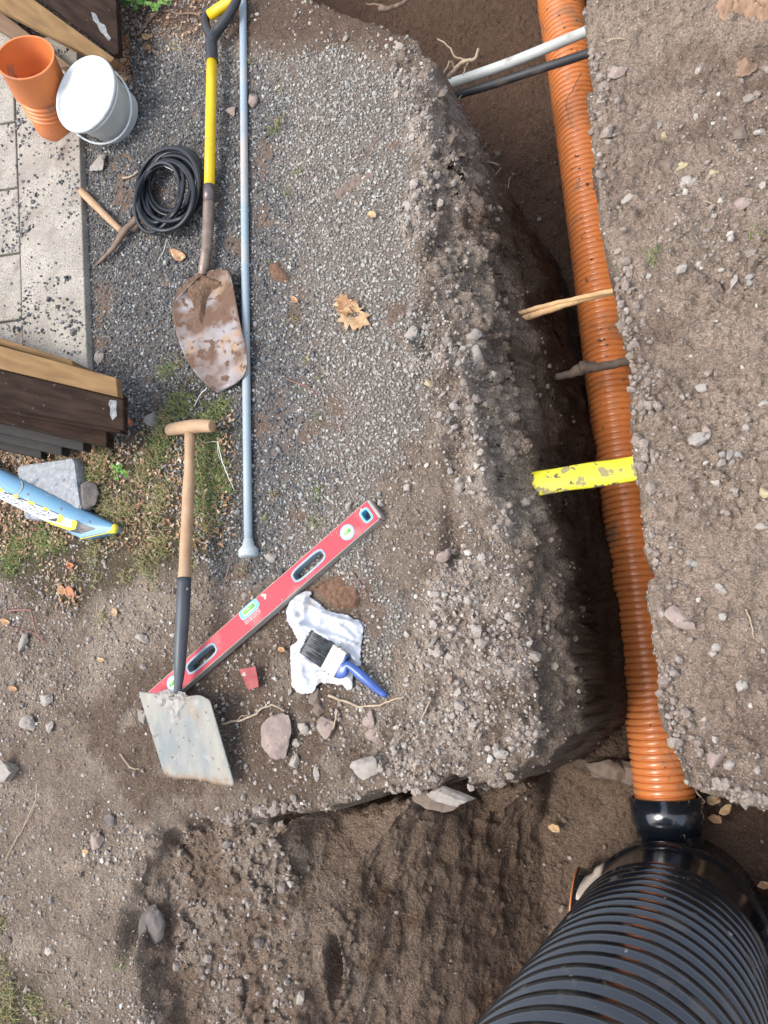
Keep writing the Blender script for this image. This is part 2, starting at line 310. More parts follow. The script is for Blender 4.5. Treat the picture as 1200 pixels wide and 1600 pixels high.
# ground colour per point: soil kinds, and painted shade low on the trench walls
def lerp(C, c, m): return C*(1-m[..., None])+np.array(c)*m[..., None]
big = fbm(XX, YY, 0, 3, 4, 161); mid = fbm(XX, YY, 0, 12, 4, 163); sml = fbm(XX, YY, 0, 60, 3, 165)
C = np.zeros(XX.shape+(3,))+np.array([.185, .15, .12])
C = lerp(C, (.25, .21, .17), sst(-.1, .4, big+mid*.5))
C = lerp(C, (.085, .058, .042), MK['br']*sst(-.15, .3, mid+big*.6)*.8)
C = lerp(C, (.19, .17, .15), MK['g'])
C = lerp(C, (.125, .12, .115), MK['dg']*MK['g']*.8)
C = lerp(C, (.15, .11, .085), MK['g']*sst(.2, .5, mid+.4*big)*.8)
C = lerp(C, (.115, .082, .062), MK['ts'])
C = lerp(C, (.27, .22, .18), MK['bk']); C = lerp(C, (.175, .132, .105), MK['bk']*sst(-.05, .4, big*1.2-mid*.5+.12*np.sin(YY*3)))
C = lerp(C, (.27, .225, .18), MK['bk']*sst(.1, .5, mid)*.5)
C = lerp(C, (.30, .26, .225), rub*sst(-.5, .1, mid)); C = lerp(C, (.14, .105, .085), rub*(clod2 < .35)*.8)
C = lerp(C, (.09, .075, .05), MK['lw'])
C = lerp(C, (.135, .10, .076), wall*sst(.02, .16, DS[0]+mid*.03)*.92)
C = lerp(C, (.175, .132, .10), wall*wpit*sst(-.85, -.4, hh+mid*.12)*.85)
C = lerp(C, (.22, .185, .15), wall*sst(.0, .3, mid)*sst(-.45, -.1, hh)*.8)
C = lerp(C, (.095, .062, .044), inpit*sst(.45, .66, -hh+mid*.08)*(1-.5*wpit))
C = lerp(C, (.135, .092, .064), floorm*sst(-.1, .4, big)*sst(.6, -.2, YY)); C = lerp(C, (.10, .05, .025), wall*sst(.25, .5, fbm(XX, YY, hh, 6, 3, 171))*.5)
C = lerp(C, (.24, .20, .165), np.clip(MK['sh']*rub, 0, 1)*sst(-.2, .2, mid+sml*.3))
C = lerp(C, (.30, .26, .22), MK['r2']*sst(-.1, .3, mid+.3*sml)*.6)
C = lerp(C, (.062, .042, .030), wall*sst(-.26, -.46, hh+mid*.05)*(1-wpit)*sst(-.42, .1, YY)*.85)  # shade of the deep slot painted dark into the lower trench walls
C = C*np.array([1.12, 1.06, 1.0]); C = C*(1+.22*sml[..., None]+.12*mid[..., None])
C = np.clip(C, .01, .6)
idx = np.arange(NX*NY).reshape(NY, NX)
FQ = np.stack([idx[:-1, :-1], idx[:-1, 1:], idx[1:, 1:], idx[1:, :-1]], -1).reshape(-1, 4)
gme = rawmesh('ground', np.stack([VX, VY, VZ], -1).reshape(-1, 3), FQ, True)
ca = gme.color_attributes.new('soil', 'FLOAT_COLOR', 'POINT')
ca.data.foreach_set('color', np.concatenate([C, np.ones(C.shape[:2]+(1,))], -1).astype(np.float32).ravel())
m = bpy.data.materials.new('soil'); m.use_nodes = True; nt = m.node_tree; N, L = nt.nodes, nt.links; b = N['Principled BSDF']
b.inputs['Roughness'].default_value = .95; b.inputs['Specular IOR Level'].default_value = .2
at = N.new('ShaderNodeAttribute'); at.attribute_name = 'soil'; tc = N.new('ShaderNodeTexCoord')
n1 = N.new('ShaderNodeTexNoise'); n1.inputs['Scale'].default_value = 220; n1.inputs['Detail'].default_value = 6; n1.inputs['Roughness'].default_value = .65; L.new(tc.outputs['Object'], n1.inputs[0])
mr = N.new('ShaderNodeMapRange'); mr.inputs[1].default_value = .3; mr.inputs[2].default_value = .72; mr.inputs[3].default_value = .5; mr.inputs[4].default_value = 1.6; L.new(n1.outputs[0], mr.inputs[0])
vm = N.new('ShaderNodeVectorMath'); vm.operation = 'SCALE'; L.new(at.outputs['Color'], vm.inputs[0]); L.new(mr.outputs[0], vm.inputs['Scale'])
vo = N.new('ShaderNodeTexVoronoi'); vo.inputs['Scale'].default_value = 190; L.new(tc.outputs['Object'], vo.inputs[0])      # grit
gt = N.new('ShaderNodeSeparateColor'); L.new(vo.outputs['Color'], gt.inputs[0])
g1 = N.new('ShaderNodeMath'); g1.operation = 'GREATER_THAN'; g1.inputs[1].default_value = .86; L.new(gt.outputs[0], g1.inputs[0])
g2 = N.new('ShaderNodeMath'); g2.operation = 'LESS_THAN'; g2.inputs[1].default_value = .42; L.new(vo.outputs['Distance'], g2.inputs[0])
g3 = N.new('ShaderNodeMath'); g3.operation = 'MULTIPLY'; L.new(g1.outputs[0], g3.inputs[0]); L.new(g2.outputs[0], g3.inputs[1])
g4 = N.new('ShaderNodeMath'); g4.operation = 'MULTIPLY'; g4.inputs[1].default_value = .6; L.new(g3.outputs[0], g4.inputs[0])
mx = N.new('ShaderNodeMix'); mx.data_type = 'RGBA'; L.new(g4.outputs[0], mx.inputs[0]); L.new(vm.outputs[0], mx.inputs[6]); v2_ = N.new('ShaderNodeVectorMath'); v2_.operation = 'MULTIPLY_ADD'; v2_.inputs[1].default_value = (1.7, 1.75, 1.8); v2_.inputs[2].default_value = (.06, .055, .05)
L.new(vm.outputs[0], v2_.inputs[0]); L.new(v2_.outputs[0], mx.inputs[7]); L.new(mx.outputs[2], b.inputs['Base Color'])
ad = N.new('ShaderNodeMath'); ad.operation = 'MULTIPLY_ADD'; ad.inputs[1].default_value = .5; L.new(g3.outputs[0], ad.inputs[0]); L.new(n1.outputs[0], ad.inputs[2])
n3 = N.new('ShaderNodeTexNoise'); n3.inputs['Scale'].default_value = 60; n3.inputs['Detail'].default_value = 8; L.new(tc.outputs['Object'], n3.inputs[0])
nd = N.new('ShaderNodeTexNoise'); nd.inputs['Scale'].default_value = 25; nd.inputs['Detail'].default_value = 3; L.new(tc.outputs['Object'], nd.inputs[0])
vs = N.new('ShaderNodeVectorMath'); vs.operation = 'SCALE'; vs.inputs['Scale'].default_value = .03; L.new(nd.outputs['Color'], vs.inputs[0])
va_ = N.new('ShaderNodeVectorMath'); L.new(tc.outputs['Object'], va_.inputs[0]); L.new(vs.outputs[0], va_.inputs[1])
vc_ = N.new('ShaderNodeTexVoronoi'); vc_.inputs['Scale'].default_value = 85; L.new(va_.outputs[0], vc_.inputs[0])      # crumbs
cm = N.new('ShaderNodeMath'); cm.operation = 'MULTIPLY_ADD'; cm.inputs[1].default_value = -.55; L.new(vc_.outputs['Distance'], cm.inputs[0]); L.new(ad.outputs[0], cm.inputs[2]); ad = cm
ad2 = N.new('ShaderNodeMath'); ad2.operation = 'MULTIPLY_ADD'; ad2.inputs[1].default_value = 1.6; L.new(n3.outputs[0], ad2.inputs[0]); L.new(ad.outputs[0], ad2.inputs[2])
bp = N.new('ShaderNodeBump'); bp.inputs['Distance'].default_value = .011; L.new(ad2.outputs[0], bp.inputs['Height']); L.new(bp.outputs[0], b.inputs['Normal'])
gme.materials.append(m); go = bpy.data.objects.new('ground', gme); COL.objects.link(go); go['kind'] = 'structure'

# ------------------------------------------------------------ loose stone chips
ICO = None
def ico():
    p = (1+5**.5)/2; V = np.array([(-1, p, 0), (1, p, 0), (-1, -p, 0), (1, -p, 0), (0, -1, p), (0, 1, p), (0, -1, -p), (0, 1, -p), (p, 0, -1), (p, 0, 1), (-p, 0, -1), (-p, 0, 1)])/math.hypot(1, p)
    Fc = np.array([(0, 11, 5), (0, 5, 1), (0, 1, 7), (0, 7, 10), (0, 10, 11), (1, 5, 9), (5, 11, 4), (11, 10, 2), (10, 7, 6), (7, 1, 8), (3, 9, 4), (3, 4, 2), (3, 2, 6), (3, 6, 8), (3, 8, 9), (4, 9, 5), (2, 4, 11), (6, 2, 10), (8, 6, 7), (9, 8, 1)])
    return V, Fc
def randrot(n):
    q = RNG.normal(size=(n, 4)); q /= np.linalg.norm(q, axis=1)[:, None]; w, x, y, z = q.T
    return np.stack([1-2*(y*y+z*z), 2*(x*y-z*w), 2*(x*z+y*w), 2*(x*y+z*w), 1-2*(x*x+z*z), 2*(y*z-x*w), 2*(x*z-y*w), 2*(y*z+x*w), 1-2*(x*x+y*y)], -1).reshape(n, 3, 3)
def chips(name, xs, ys, rs, m, sink=.35, jit=.3, flat=(.55, .9), label=None):
    n = len(xs); V0, F0 = ico(); V = V0[None]*(1+RNG.uniform(-jit, jit, (n, 12, 1)))
    sc = np.stack([np.ones(n), RNG.uniform(.6, 1, n), RNG.uniform(*flat, n)], -1)
    V = V*sc[:, None]*np.asarray(rs)[:, None, None]; V = np.einsum('nij,nkj->nki', randrot(n), V)
    zs = gz(xs, ys)+rs*(1-sink)*.7; i = np.clip(np.searchsorted(GX, xs)-1, 0, NX-1); j = np.clip(np.searchsorted(GY, ys)-1, 0, NY-1)
    V += np.stack([xs+(VX-XX)[j, i], ys+(VY-YY)[j, i], zs], -1)[:, None]
    Fc = (F0[None]+12*np.arange(n)[:, None, None]).reshape(-1, 3)
    me = rawmesh(name, V.reshape(-1, 3), Fc); me.materials.append(m); o = bpy.data.objects.new(name, me); COL.objects.link(o); o['kind'] = 'stuff'
    if label: o['label'] = label
    return o
def sample(n, dens, box=(-2.78, .18, -1.15, 2.6)):
    x = RNG.uniform(box[0], box[1], n); y = RNG.uniform(box[2], box[3], n)
    px, py = PX(x, y); vis = (px > -60) & (px < 1260) & (py > -60) & (py < 1700)
    x, y = x[vis], y[vis]; k = RNG.random(len(x)) < dens(x, y); return x[k], y[k]
ga = lambda A, x, y: grid_at(A, x, y)
SLAB = [(-200, 60), (118, 60), (136, 580), (-200, 600)]
def inslab(x, y, z=0): px, py = PX(x, y, z); return sdist(px, py, SLAB) > 0
if DETAIL:
    x, y = sample(int(200000*DETAIL), lambda x, y: np.clip(ga(MK['g'], x, y), 0, 1)*(1-.75*ga(MK['g']*sst(.2, .5, mid+.4*big), x, y))*(ga(inpit, x, y) < .3)*(~inslab(x, y)))
    d = ga(MK['dg'], x, y) > RNG.random(len(x)); r = RNG.lognormal(math.log(.0036), .28, len(x))
    gm1 = island_mat('dark_chips', [(.04, .043, .046), (.08, .084, .088), (.125, .128, .133), (.19, .19, .188), (.07, .074, .077), (.15, .146, .135), (.27, .268, .26), (.42, .42, .40)])
    gm2 = island_mat('grey_chips', [(.12, .115, .105), (.22, .21, .19), (.31, .295, .265), (.18, .16, .135), (.40, .385, .35), (.26, .22, .18), (.34, .32, .28), (.45, .43, .39)])
    chips('gravel', x[d], y[d], r[d], gm1, label='dark blue-grey stone chippings around the tools')
    chips('gravel', x[~d], y[~d], r[~d], gm2, label='dusty light grey stone chippings along the trench edge')
    # mixed path surface, bank and walls
    sm = island_mat('mixed_pebbles', [(.12, .095, .075), (.24, .205, .17), (.34, .3, .26), (.18, .14, .11), (.42, .38, .33), (.2, .19, .18), (.28, .2, .15), (.55, .52, .46)])
    dn = lambda x, y: np.clip((1-ga(MK['g'], x, y))*(1-ga(inpit, x, y))*(1-ga(MK['bk'], x, y))*(.30+.9*sst(-.25, .3, fbm(x, y, 0, 5, 3, 201)))*(1-.5*ga(MK['br'], x, y))*(1-.4*ga(MK['lw'], x, y))*(1-.6*ga(MK['ts'], x, y)), 0, 1)*(~inslab(x, y))
    x, y = sample(int(120000*DETAIL), dn); r = RNG.lognormal(math.log(.0030), .46, len(x)); r = np.minimum(r, .011)
    chips('pebbles', x, y, r, sm, .5, label='small mixed pebbles pressed into the brown soil')
    x, y = sample(int(130000*DETAIL), lambda x, y: ga(MK['bk'], x, y)*(1-ga(inpit, x, y))*np.clip(.08+sst(-.1, .5, fbm(x, y, 0, 4, 3, 203))*.9, 0, 1)); r = np.minimum(RNG.lognormal(math.log(.0021), .62, len(x)), .014)
    bm_ = island_mat('bank_pebbles', [(.15, .12, .1), (.25, .21, .175), (.2, .165, .135), (.3, .26, .22), (.23, .2, .17), (.36, .32, .28), (.19, .15, .12), (.48, .44, .38)])
    chips('pebbles', x, y, r, bm_, .5, label='scattered pebbles and crumbs on the dusty bank right of the pipe')
    x, y = sample(int(100000*DETAIL), lambda x, y: np.clip(ga(rub, x, y)*1.0, 0, 1)*(ga(steep, x, y) < .9)*(.12+.88*sst(-.3, .25, ga(mid, x, y)))); r = np.minimum(RNG.lognormal(math.log(.0036), .6, len(x)), .017)
    rm = island_mat('rubble', [(.18, .15, .125), (.27, .235, .20), (.32, .28, .24), (.24, .205, .175), (.34, .30, .262), (.29, .245, .215), (.37, .335, .29)])
    chips('rubble', x, y, r, rm, .4, label='pale crumbly rubble along the broken trench edge')
    x, y = sample(int(60000*DETAIL), lambda x, y: np.clip(ga(wall, x, y)*sst(-.6, -.05, ga(hh, x, y))*.8*(1-.75*ga(wpit*1., x, y))+ga(floorm, x, y)*.05+.05*ga(inpit, x, y), 0, 1)); r = np.minimum(RNG.lognormal(math.log(.003), .65, len(x)), .02)
    wm = island_mat('wall_stones', [(.10, .075, .055), (.15, .115, .09), (.22, .18, .145), (.12, .088, .065), (.18, .14, .11), (.34, .30, .25)])
    chips('pebbles', x, y, r, wm, .5, label='soil crumbs and grit on the dug walls and floor')
    # broken clods along the crumbling lips, and soil spilt on the orange pipe
    lip = [(a, b) for a, b in RB if -60 < b < 1270 and a < 1260]+[(a, b) for a, b in NW]; ex, ey = [], []
    for (a0, b0), (a1, b1) in zip(lip[:-1], lip[1:]):
        L0 = math.hypot(a1-a0, b1-b0)
        if L0 > 150: continue
        for _ in range(int(L0*2.2)):
            t = RNG.random(); a, b = a0+(a1-a0)*t, b0+(b1-b0)*t; p = W(a+abs(RNG.normal())*26*(1 if b < 1225 or a > 1040 else 0)+RNG.normal()*2, b+RNG.normal()*4-(9 if b > 1225 and a > 1040 else 4 if a < 1000 and b > 1140 else 0), 0); ex.append(p[0]); ey.append(p[1])
    ex, ey = np.array(ex), np.array(ey); k = (gz(ex, ey) > -.12) & (RNG.random(len(ex)) < sst(0, .45, fbm(ex, ey, 0, 8, 3, 221))*.8+.06); chips('clods', ex[k], ey[k], np.minimum(RNG.lognormal(math.log(.0038), .7, k.sum()), .016), island_mat('clod_soil', [(.20, .165, .135), (.26, .215, .18), (.22, .175, .145), (.29, .245, .205), (.17, .13, .105)]), .35, .25, label='broken clods and crumbs along the lips of the trench')
    # dark chips kicked onto the pale slabs
    x = RNG.uniform(-2.7, -1.6, 9000); y = RNG.uniform(.5, 2.1, 9000); px, py = PX(x, y, .03); cl = fbm(x, y, 0, 9, 3, 211)
    k = (sdist(px, py, [(0, 60), (120, 60), (134, 575), (0, 575)]) > 3) & (RNG.random(9000) < .05+.75*sst(-.05, .4, cl)) & (px > -10)
    xs, ys = x[k], y[k]; r = RNG.lognormal(math.log(.0042), .35, len(xs))
    o = chips('gravel', xs, ys, r, gm1, .3, label='dark chippings strewn over the pale paving slabs'); 
    me = o.data; co = np.empty(len(me.vertices)*3, np.float32); me.vertices.foreach_get('co', co); co = co.reshape(-1, 12, 3)
    co[:, :, 2] += (.03+r*.5-co[:, :, 2].mean(1))[:, None]; me.vertices.foreach_set('co', co.ravel()); me.update()

# ------------------------------------------------------------ pipes and the chamber in the pit
orange_p = mat('orange_plastic', (.56, .19, .058), (.50, .165, .05), 6, .22, .0004, 40, [((.24, .13, .07), 7, .60, .14, .7), ((.08, .05, .035), 50, .70, .04, .9), ((.30, .14, .06), 24, .60, .12, .6)])
black_p = mat('black_plastic', (.005, .008, .012), (.009, .012, .017), 8, .15, .0005, 30, [((.10, .085, .065), 7, .62, .18, .8), ((.30, .28, .25), 55, .70, .03, .8), ((.07, .06, .05), 24, .62, .12, .8)], spec=1.)
cp = [(864, -140, -.70), (876, 0, -.70), (892, 100, -.70), (919, 300, -.70), (940, 460, -.705), (952, 560, -.705), (970, 700, -.71), (990, 850, -.715), (1007, 1000, -.72), (1020, 1100, -.72), (1033, 1200, -.72), (1041, 1262, -.72)]
P_ = spline([W(*c) for c in cp], 24); seg = np.r_[0, np.cumsum(np.linalg.norm(np.diff(P_, axis=0), axis=1))]
pitch = .0195; nr = int(seg[-1]/pitch); us = []; rr = []
for k in range(nr):
    for t, r in ((0, .0835), (.12, .0845), (.5, .0848), (.74, .0842), (.79, .0765), (.94, .0765)): us.append((k+t)*pitch); rr.append(r)
us = np.array(us); pts = np.stack([np.interp(us, seg, P_[:, i]) for i in range(3)], -1)
op = empty('corrugated_pipe', (pts[-1][0], pts[-1][1], -.8), 'long orange corrugated drain pipe running down the trench into the black chamber', 'pipe')
MB().tube(pts[:, :], rr, 56).build('pipe_wall', orange_p, op, True, fix=False)
q = op.children[0].data; q.polygons.foreach_set('use_smooth', np.ones(len(q.polygons), bool))

if DETAIL:      # soil crumbs lying on the crown of the pipe
    k = RNG.integers(0, len(pts)-2, 420); kk_ = RNG.random(420) < .25+.75*sst(-.1, .4, fbm(pts[k, 0], pts[k, 1], 0, 6, 2, 77)); k = k[kk_]; aa = RNG.normal(0, .5, len(k)); tt_ = pts[k+1]-pts[k]; tt_ /= np.linalg.norm(tt_, axis=1)[:, None]; sd3 = np.cross(tt_, Z3); cr_ = pts[k]+(.0855)*(sd3*np.sin(aa)[:, None]+Z3*np.cos(aa)[:, None])
    co_ = chips('soil_crumbs', cr_[:, 0], cr_[:, 1], np.minimum(RNG.lognormal(math.log(.0022), .5, len(k)), .007), island_mat('pipe_crumbs', [(.08, .055, .04), (.13, .09, .065), (.18, .13, .10)]), .5, label='soil crumbs spilt on the crown of the orange pipe'); me = co_.data
    q_ = np.empty(len(me.vertices)*3, np.float32); me.vertices.foreach_get('co', q_); q_ = q_.reshape(-1, 12, 3); q_ += (cr_-q_.mean(1))[:, None]; me.vertices.foreach_set('co', q_.ravel()); me.update()
CB = np.array([-.155, -.688, -.86]); top = np.array([-.195, -.700, .72]); ax = (top-CB)/np.linalg.norm(top-CB)
ch = empty('inspection_chamber', CB, 'big black corrugated plastic inspection chamber standing upright in the pit', 'chamber')
b = MB(); pr = [(.222, 0), (.228, .01), (.228, .10), (.230, .20), (.236, .225), (.2425, .240), (.2435, .258), (.240, .268), (.233, .275), (.230, .30), (.227, .44), (.226, .47)]
b.lathe(pr, CB, ax, 128).build('chamber_base', black_p, ch, True)
pr = [(.226, .462), (.233, .466), (.2345, .472), (.2345, .484), (.231, .490), (.222, .492)]; h = .500; pt = .060
while h < 1.5:
    for t in np.linspace(0, 1, 18, endpoint=False):
        r = .2245+.0078*math.tanh(2.6*math.sin(2*math.pi*t))/.989
        pr.append((r, h+t*pt))
    h += pt
pr += [(.21, h), (.232, h+.01), (.232, h+.03), (.194, h+.03), (.194, .3)]
b = MB(); b.lathe(pr, CB, ax, 160); b.build('riser_pipe', black_p, ch, True)
def stub(p0, p1, r0, ring=False):
    p0, p1 = np.array(p0), np.array(p1); d = p1-p0; Ln = np.linalg.norm(d)
    s_ = MB(); s_.lathe([(r0-.006, 0), (r0-.004, Ln*.45), (r0+.006, Ln*.52), (r0+.006, Ln), (r0-.002, Ln+.001), (r0-.004, Ln-.002), (r0-.004, Ln*.3), (0, Ln*.3)], p0, d, 56)
    o = s_.build('socket', black_p, ch, True)
    if ring: MB().lathe([(r0-.003, Ln-.003), (r0+.0065, Ln-.003), (r0+.0068, Ln+.001), (r0-.002, Ln+.002), (r0-.004, Ln-.01)], p0, d, 56).build('seal_ring', orange_p, o, True)
e = pts[-1]; dirn = e-np.array([CB[0], CB[1], -.72]); dirn[2] = 0; dirn /= np.linalg.norm(dirn)
stub(np.array([CB[0], CB[1], -.72])+dirn*.2, e+dirn*.012, .094)
w_ = W(896, 1390, -.70); stub((CB[0]-.16, CB[1]+.005, -.72), (w_[0]+.004, w_[1]-.035, -.72), .088, True)
stub((CB[0]+.17, CB[1]+.03, -.72), (CB[0]+.42, CB[1]+.05, -.72), .09)
# bark scrap lying against the chamber
def plate(outline, z, th, name, m, label=None, cat=None, group=None, bump=.0, smooth=True, curl=0., parent=None, zs=None):
    "thin sheet with the outline of a list of photo points at height z, following the ground; slightly curled"
    P2 = np.array([W(a, b, (z if zs is None else zs[i]))[:2] for i, (a, b) in enumerate(outline)]); c = P2.mean(0)
    n = len(P2); rings = (1., .66, .33); V = []
    for r in rings:
        for p in P2:
            q = c+(p-c)*r; d = np.linalg.norm(q-c); V.append((q[0], q[1], z+curl*(r*r)+fbm(np.array([q[0]]), np.array([q[1]]), 0, 30, 3, 7)[0]*bump))
    V.append((c[0], c[1], z)); F_ = []
    for k in (0, 1): F_ += [(k*n+i, k*n+(i+1) % n, (k+1)*n+(i+1) % n, (k+1)*n+i) for i in range(n)]
    F_ += [(2*n+i, 2*n+(i+1) % n, 3*n) for i in range(n)]
    o = MB().add(V, F_).build(name, m, parent, smooth, origin=(c[0], c[1], z) if parent is None else None)
    s = o.modifiers.new('thickness', 'SOLIDIFY'); s.thickness = th; s.offset = 0
    return tag(o, label, cat, group)
bark = mat('bark', (.62, .54, .44), (.45, .37, .30), 30, .8, .001, 60)
bp0, bp1 = W(943, 1349, -.50), W(906, 1399, -.42)
V = []; u_ = bp1-bp0; nrm = np.array([-.35, .6, .72]); sd_ = np.cross(u_, nrm); sd_ /= np.linalg.norm(sd_)
wid = [(.0, .006, .004), (.18, .014, .010), (.35, .010, .016), (.5, .022, .012), (.75, .020, .016), (1, .012, .012), (1.12, .004, .004)]
for t, a, c in wid: V += [bp0+u_*t+sd_*a, bp0+u_*t+nrm*.004, bp0+u_*t-sd_*c]
o = MB().add(V, [(i*3+j, i*3+j+1, i*3+j+4, i*3+j+3) for i in range(6) for j in (0, 1)]).build('bark_scrap', bark, None, True, origin=bp0)
s = o.modifiers.new('thickness', 'SOLIDIFY'); s.thickness = .005; tag(o, 'pale torn strip of bark resting against the top left of the black chamber', 'bark')

def line(px, z):
    z = z if isinstance(z, (list, tuple)) else [z]*len(px); return np.array([W(a, b, c) for (a, b), c in zip(px, z)])
def rod(name, px, z, r, m, label, cat, group=None, seg=14, n=8, jit=0., flat=1., tail=True):
    L_ = spline(line(px, z), n)
    if jit: L_[:, :3] += np.stack([fbm(np.arange(len(L_))*.6+.3, np.zeros(len(L_))+k*7.1, 0, 1, 2, 17) for k in range(3)], -1)*jit
    rr_ = np.interp(np.linspace(0, 1, len(L_)), np.linspace(0, 1, len(r)), r) if isinstance(r, (list, tuple)) else r
    o = MB().tube(L_, rr_, seg, flat=flat).build(name, m, None, True, origin=L_[0], fix=False); return tag(o, label, cat, group)
pvc = mat('pale_conduit', (.50, .53, .50), (.40, .42, .39), 12, .45, .0004, 60, [((.22, .18, .14), 14, .60, .12, .9)])
rod('conduit', [(672, 143), (692, 135), (800, 97), (912, 51), (990, 20)], [-.30, -.30, -.30, -.31, -.32], .0160, pvc, 'pale grey-white conduit crossing the top of the trench', 'pipe', seg=24)
dkp = mat('muddy_black_pipe', (.022, .026, .03), (.05, .052, .055), 10, .5, .0006, 50, [((.13, .10, .075), 12, .52, .16, .9)])
rod('cable_duct', [(690, 160), (716, 148), (760, 135), (830, 112), (916, 84), (1000, 52)], [-.34, -.34, -.33, -.33, -.34, -.35], .0135, dkp, 'muddy black pipe crossing the trench just below the pale conduit', 'pipe', seg=24)
rootm = mat('peeled_root', (.60, .40, .20), (.50, .31, .15), 25, .7, .0008, 60, [((.16, .11, .07), 30, .6, .1, .9)], stretch=(1, 1, 1))
rod('root', [(785, 492), (803, 491), (850, 478), (900, 467), (958, 455), (1010, 444)], [-.32, -.30, -.30, -.31, -.33, -.34], [.005, .0062, .007, .007, .008, .008], rootm, 'thinner upper strand of two peeled yellowish roots crossing the trench', 'root', 'peeled roots across the trench', jit=.002)
rod('root', [(790, 506), (806, 501), (860, 483), (905, 469), (958, 457), (1010, 446)], [-.33, -.31, -.31, -.32, -.34, -.35], [.009, .010, .010, .010, .009, .008], rootm, 'thicker lower strand of two peeled yellowish roots with a blunt cut end', 'root', 'peeled roots across the trench', jit=.002)
dr = mat('muddy_root', (.06, .045, .034), (.11, .08, .06), 30, .9, .002, 80, [((.38, .30, .26), 30, .60, .06, .8)])
rod('root', [(845, 592), (864, 589), (890, 584), (912, 575), (935, 574), (985, 563), (1030, 554)], -.42, [.010, .010, .012, .021, .013, .012, .012], dr, 'dark muddy root with a knob crossing the orange pipe in mid trench', 'root', jit=.004)
# yellow marker duct: a split half shell lying across the trench
yel = mat('yellow_plastic', (.70, .67, .03), (.64, .60, .03), 8, .45, .0005, 60, [((.30, .26, .12), 30, .555, .05, .9), ((.14, .11, .07), 45, .60, .05, .9)])
A, B = W(806, 760, -.175), W(1004, 728, -.19); dx = (B-A); Ln = np.linalg.norm(dx); dx /= Ln; sx = np.cross(Z3, dx); sx /= np.linalg.norm(sx); V = []; S_ = []
nn = 40
for i in range(nn+1):
    t = i/nn; c = A+dx*Ln*t+Z3*.004*math.sin(t*5)
    for j in range(13):
        a = math.pi*(j/12)*.92+.13; r = .0335*(1+.03*math.sin(t*13+j)); w2_ = 1-.25*max(0, (t-.93)/.07)*(j < 5)
        V.append(c+sx*math.cos(a)*r*w2_+Z3*(math.sin(a)*.013-.010))
yo = MB().add(V, [(i*13+j, i*13+j+1, i*13+14+j, i*13+13+j) for i in range(nn) for j in range(12)]).build('duct_cover', yel, None, True, origin=A)
s = yo.modifiers.new('thickness', 'SOLIDIFY'); s.thickness = .003; tag(yo, 'bright yellow mud-spotted plastic half pipe bridging the trench', 'pipe cover')

# ------------------------------------------------------------ paving slabs
slabm = mat('paving', (.36, .33, .28), (.26, .235, .195), 9, .9, .0022, 220, [((.16, .14, .12), 130, .56, .07, .95), ((.50, .47, .41), 170, .60, .06, .95), ((.19, .15, .12), 9, .56, .16, .95), ((.22, .19, .16), 3.5, .52, .2, .95)])
def slab(poly, label, z=.03):
    P2 = [W(a, b, z)[:2] for a, b in poly]; c = np.mean(P2, 0)
    o = MB().prism(P2, -.02, z).build('paving_slab', slabm, None, bevel=.004, origin=(c[0], c[1], 0)); return tag(o, label, 'paving slab', 'pale paving slabs by the timber')
slab([(21, 60), (119, 56), (127, 330), (136, 578), (141, 640), (38, 640), (30, 330)], 'longest pale slab, edging the dark gravel right of the joint')
lbl = ['pale slab under the orange fitting, left of the long slab', 'second pale slab down in the left column at the photo edge', 'third pale slab down in the left column at the photo edge', 'fourth pale slab down in the left column, above the timber', 'lowest pale slab in the left column, partly under the timber']
ys_ = [88, 190, 293, 395, 499, 605]; xs_ = [18.5, 23, 27.5, 31, 34, 37]
for k in range(5):
    a, b_ = ys_[k], ys_[k+1]; slab([(-110, a+22), (xs_[k], a+1.5-(0)), (xs_[k+1]-1, b_-2.2), (-110, b_+19)], lbl[k])
slab([(-110, -10), (18, -30), (18.5, 86), (-110, 107)], 'topmost pale slab in the left column, behind the orange fitting')

# ------------------------------------------------------------ timber edging
amb = mat('amber_timber', (.22, .135, .06), (.15, .09, .042), 5, .8, .0012, 14, [((.17, .12, .08), 7, .62, .1, .8)], stretch=(1.2, 9, 9), spec=.12, detail=8)
drk = mat('dark_timber', (.014, .008, .006), (.034, .020, .013), 4, .9, .0015, 16, [((.10, .085, .07), 60, .68, .05, .9)], stretch=(1.5, 12, 12), spec=.12, detail=8)
dr2 = mat('black_stained_timber', (.010, .008, .007), (.018, .014, .011), 6, .8, .0012, 20, None, stretch=(1.5, 12, 12))
grp = mat('grey_paint', (.22, .23, .23), (.10, .10, .10), 60, .8, .0008, 120)
def board(poly, z0, z1, name, m, par, bev=.003, orient=None):
    P2 = [W(a, b, z1)[:2] for a, b in poly]; o_ = np.array(par['_o']); d = np.array(orient[1])-np.array(orient[0]) if orient else np.subtract(P2[1], P2[0]); an = math.atan2(d[1], d[0])
    c = np.mean(P2, 0); ca_, sa_ = math.cos(-an), math.sin(-an); loc = [((p[0]-c[0])*ca_-(p[1]-c[1])*sa_, (p[0]-c[0])*sa_+(p[1]-c[1])*ca_) for p in P2]
    mb = MB().prism(loc, z0-z1, 0); me = rawmesh(name, mb.v, mb.f)
    import bmesh
    bb = bmesh.new(); bb.from_mesh(me); bmesh.ops.recalc_face_normals(bb, faces=bb.faces); bb.to_mesh(me); bb.free()
    me.materials.append(m); o = bpy.data.objects.new(name, me); COL.objects.link(o); o.parent = par
    o.location = (c[0]-o_[0], c[1]-o_[1], z1-o_[2]); o.rotation_euler[2] = an; o['_o'] = [c[0], c[1], z1]
    q = o.modifiers.new('bevel', 'BEVEL'); q.width = bev; q.segments = 2; return o
c = W(100, 40, 0); tb = empty('timber_edging', c, 'timber edging behind the white bucket, dark plank with an amber side rail', 'timber')
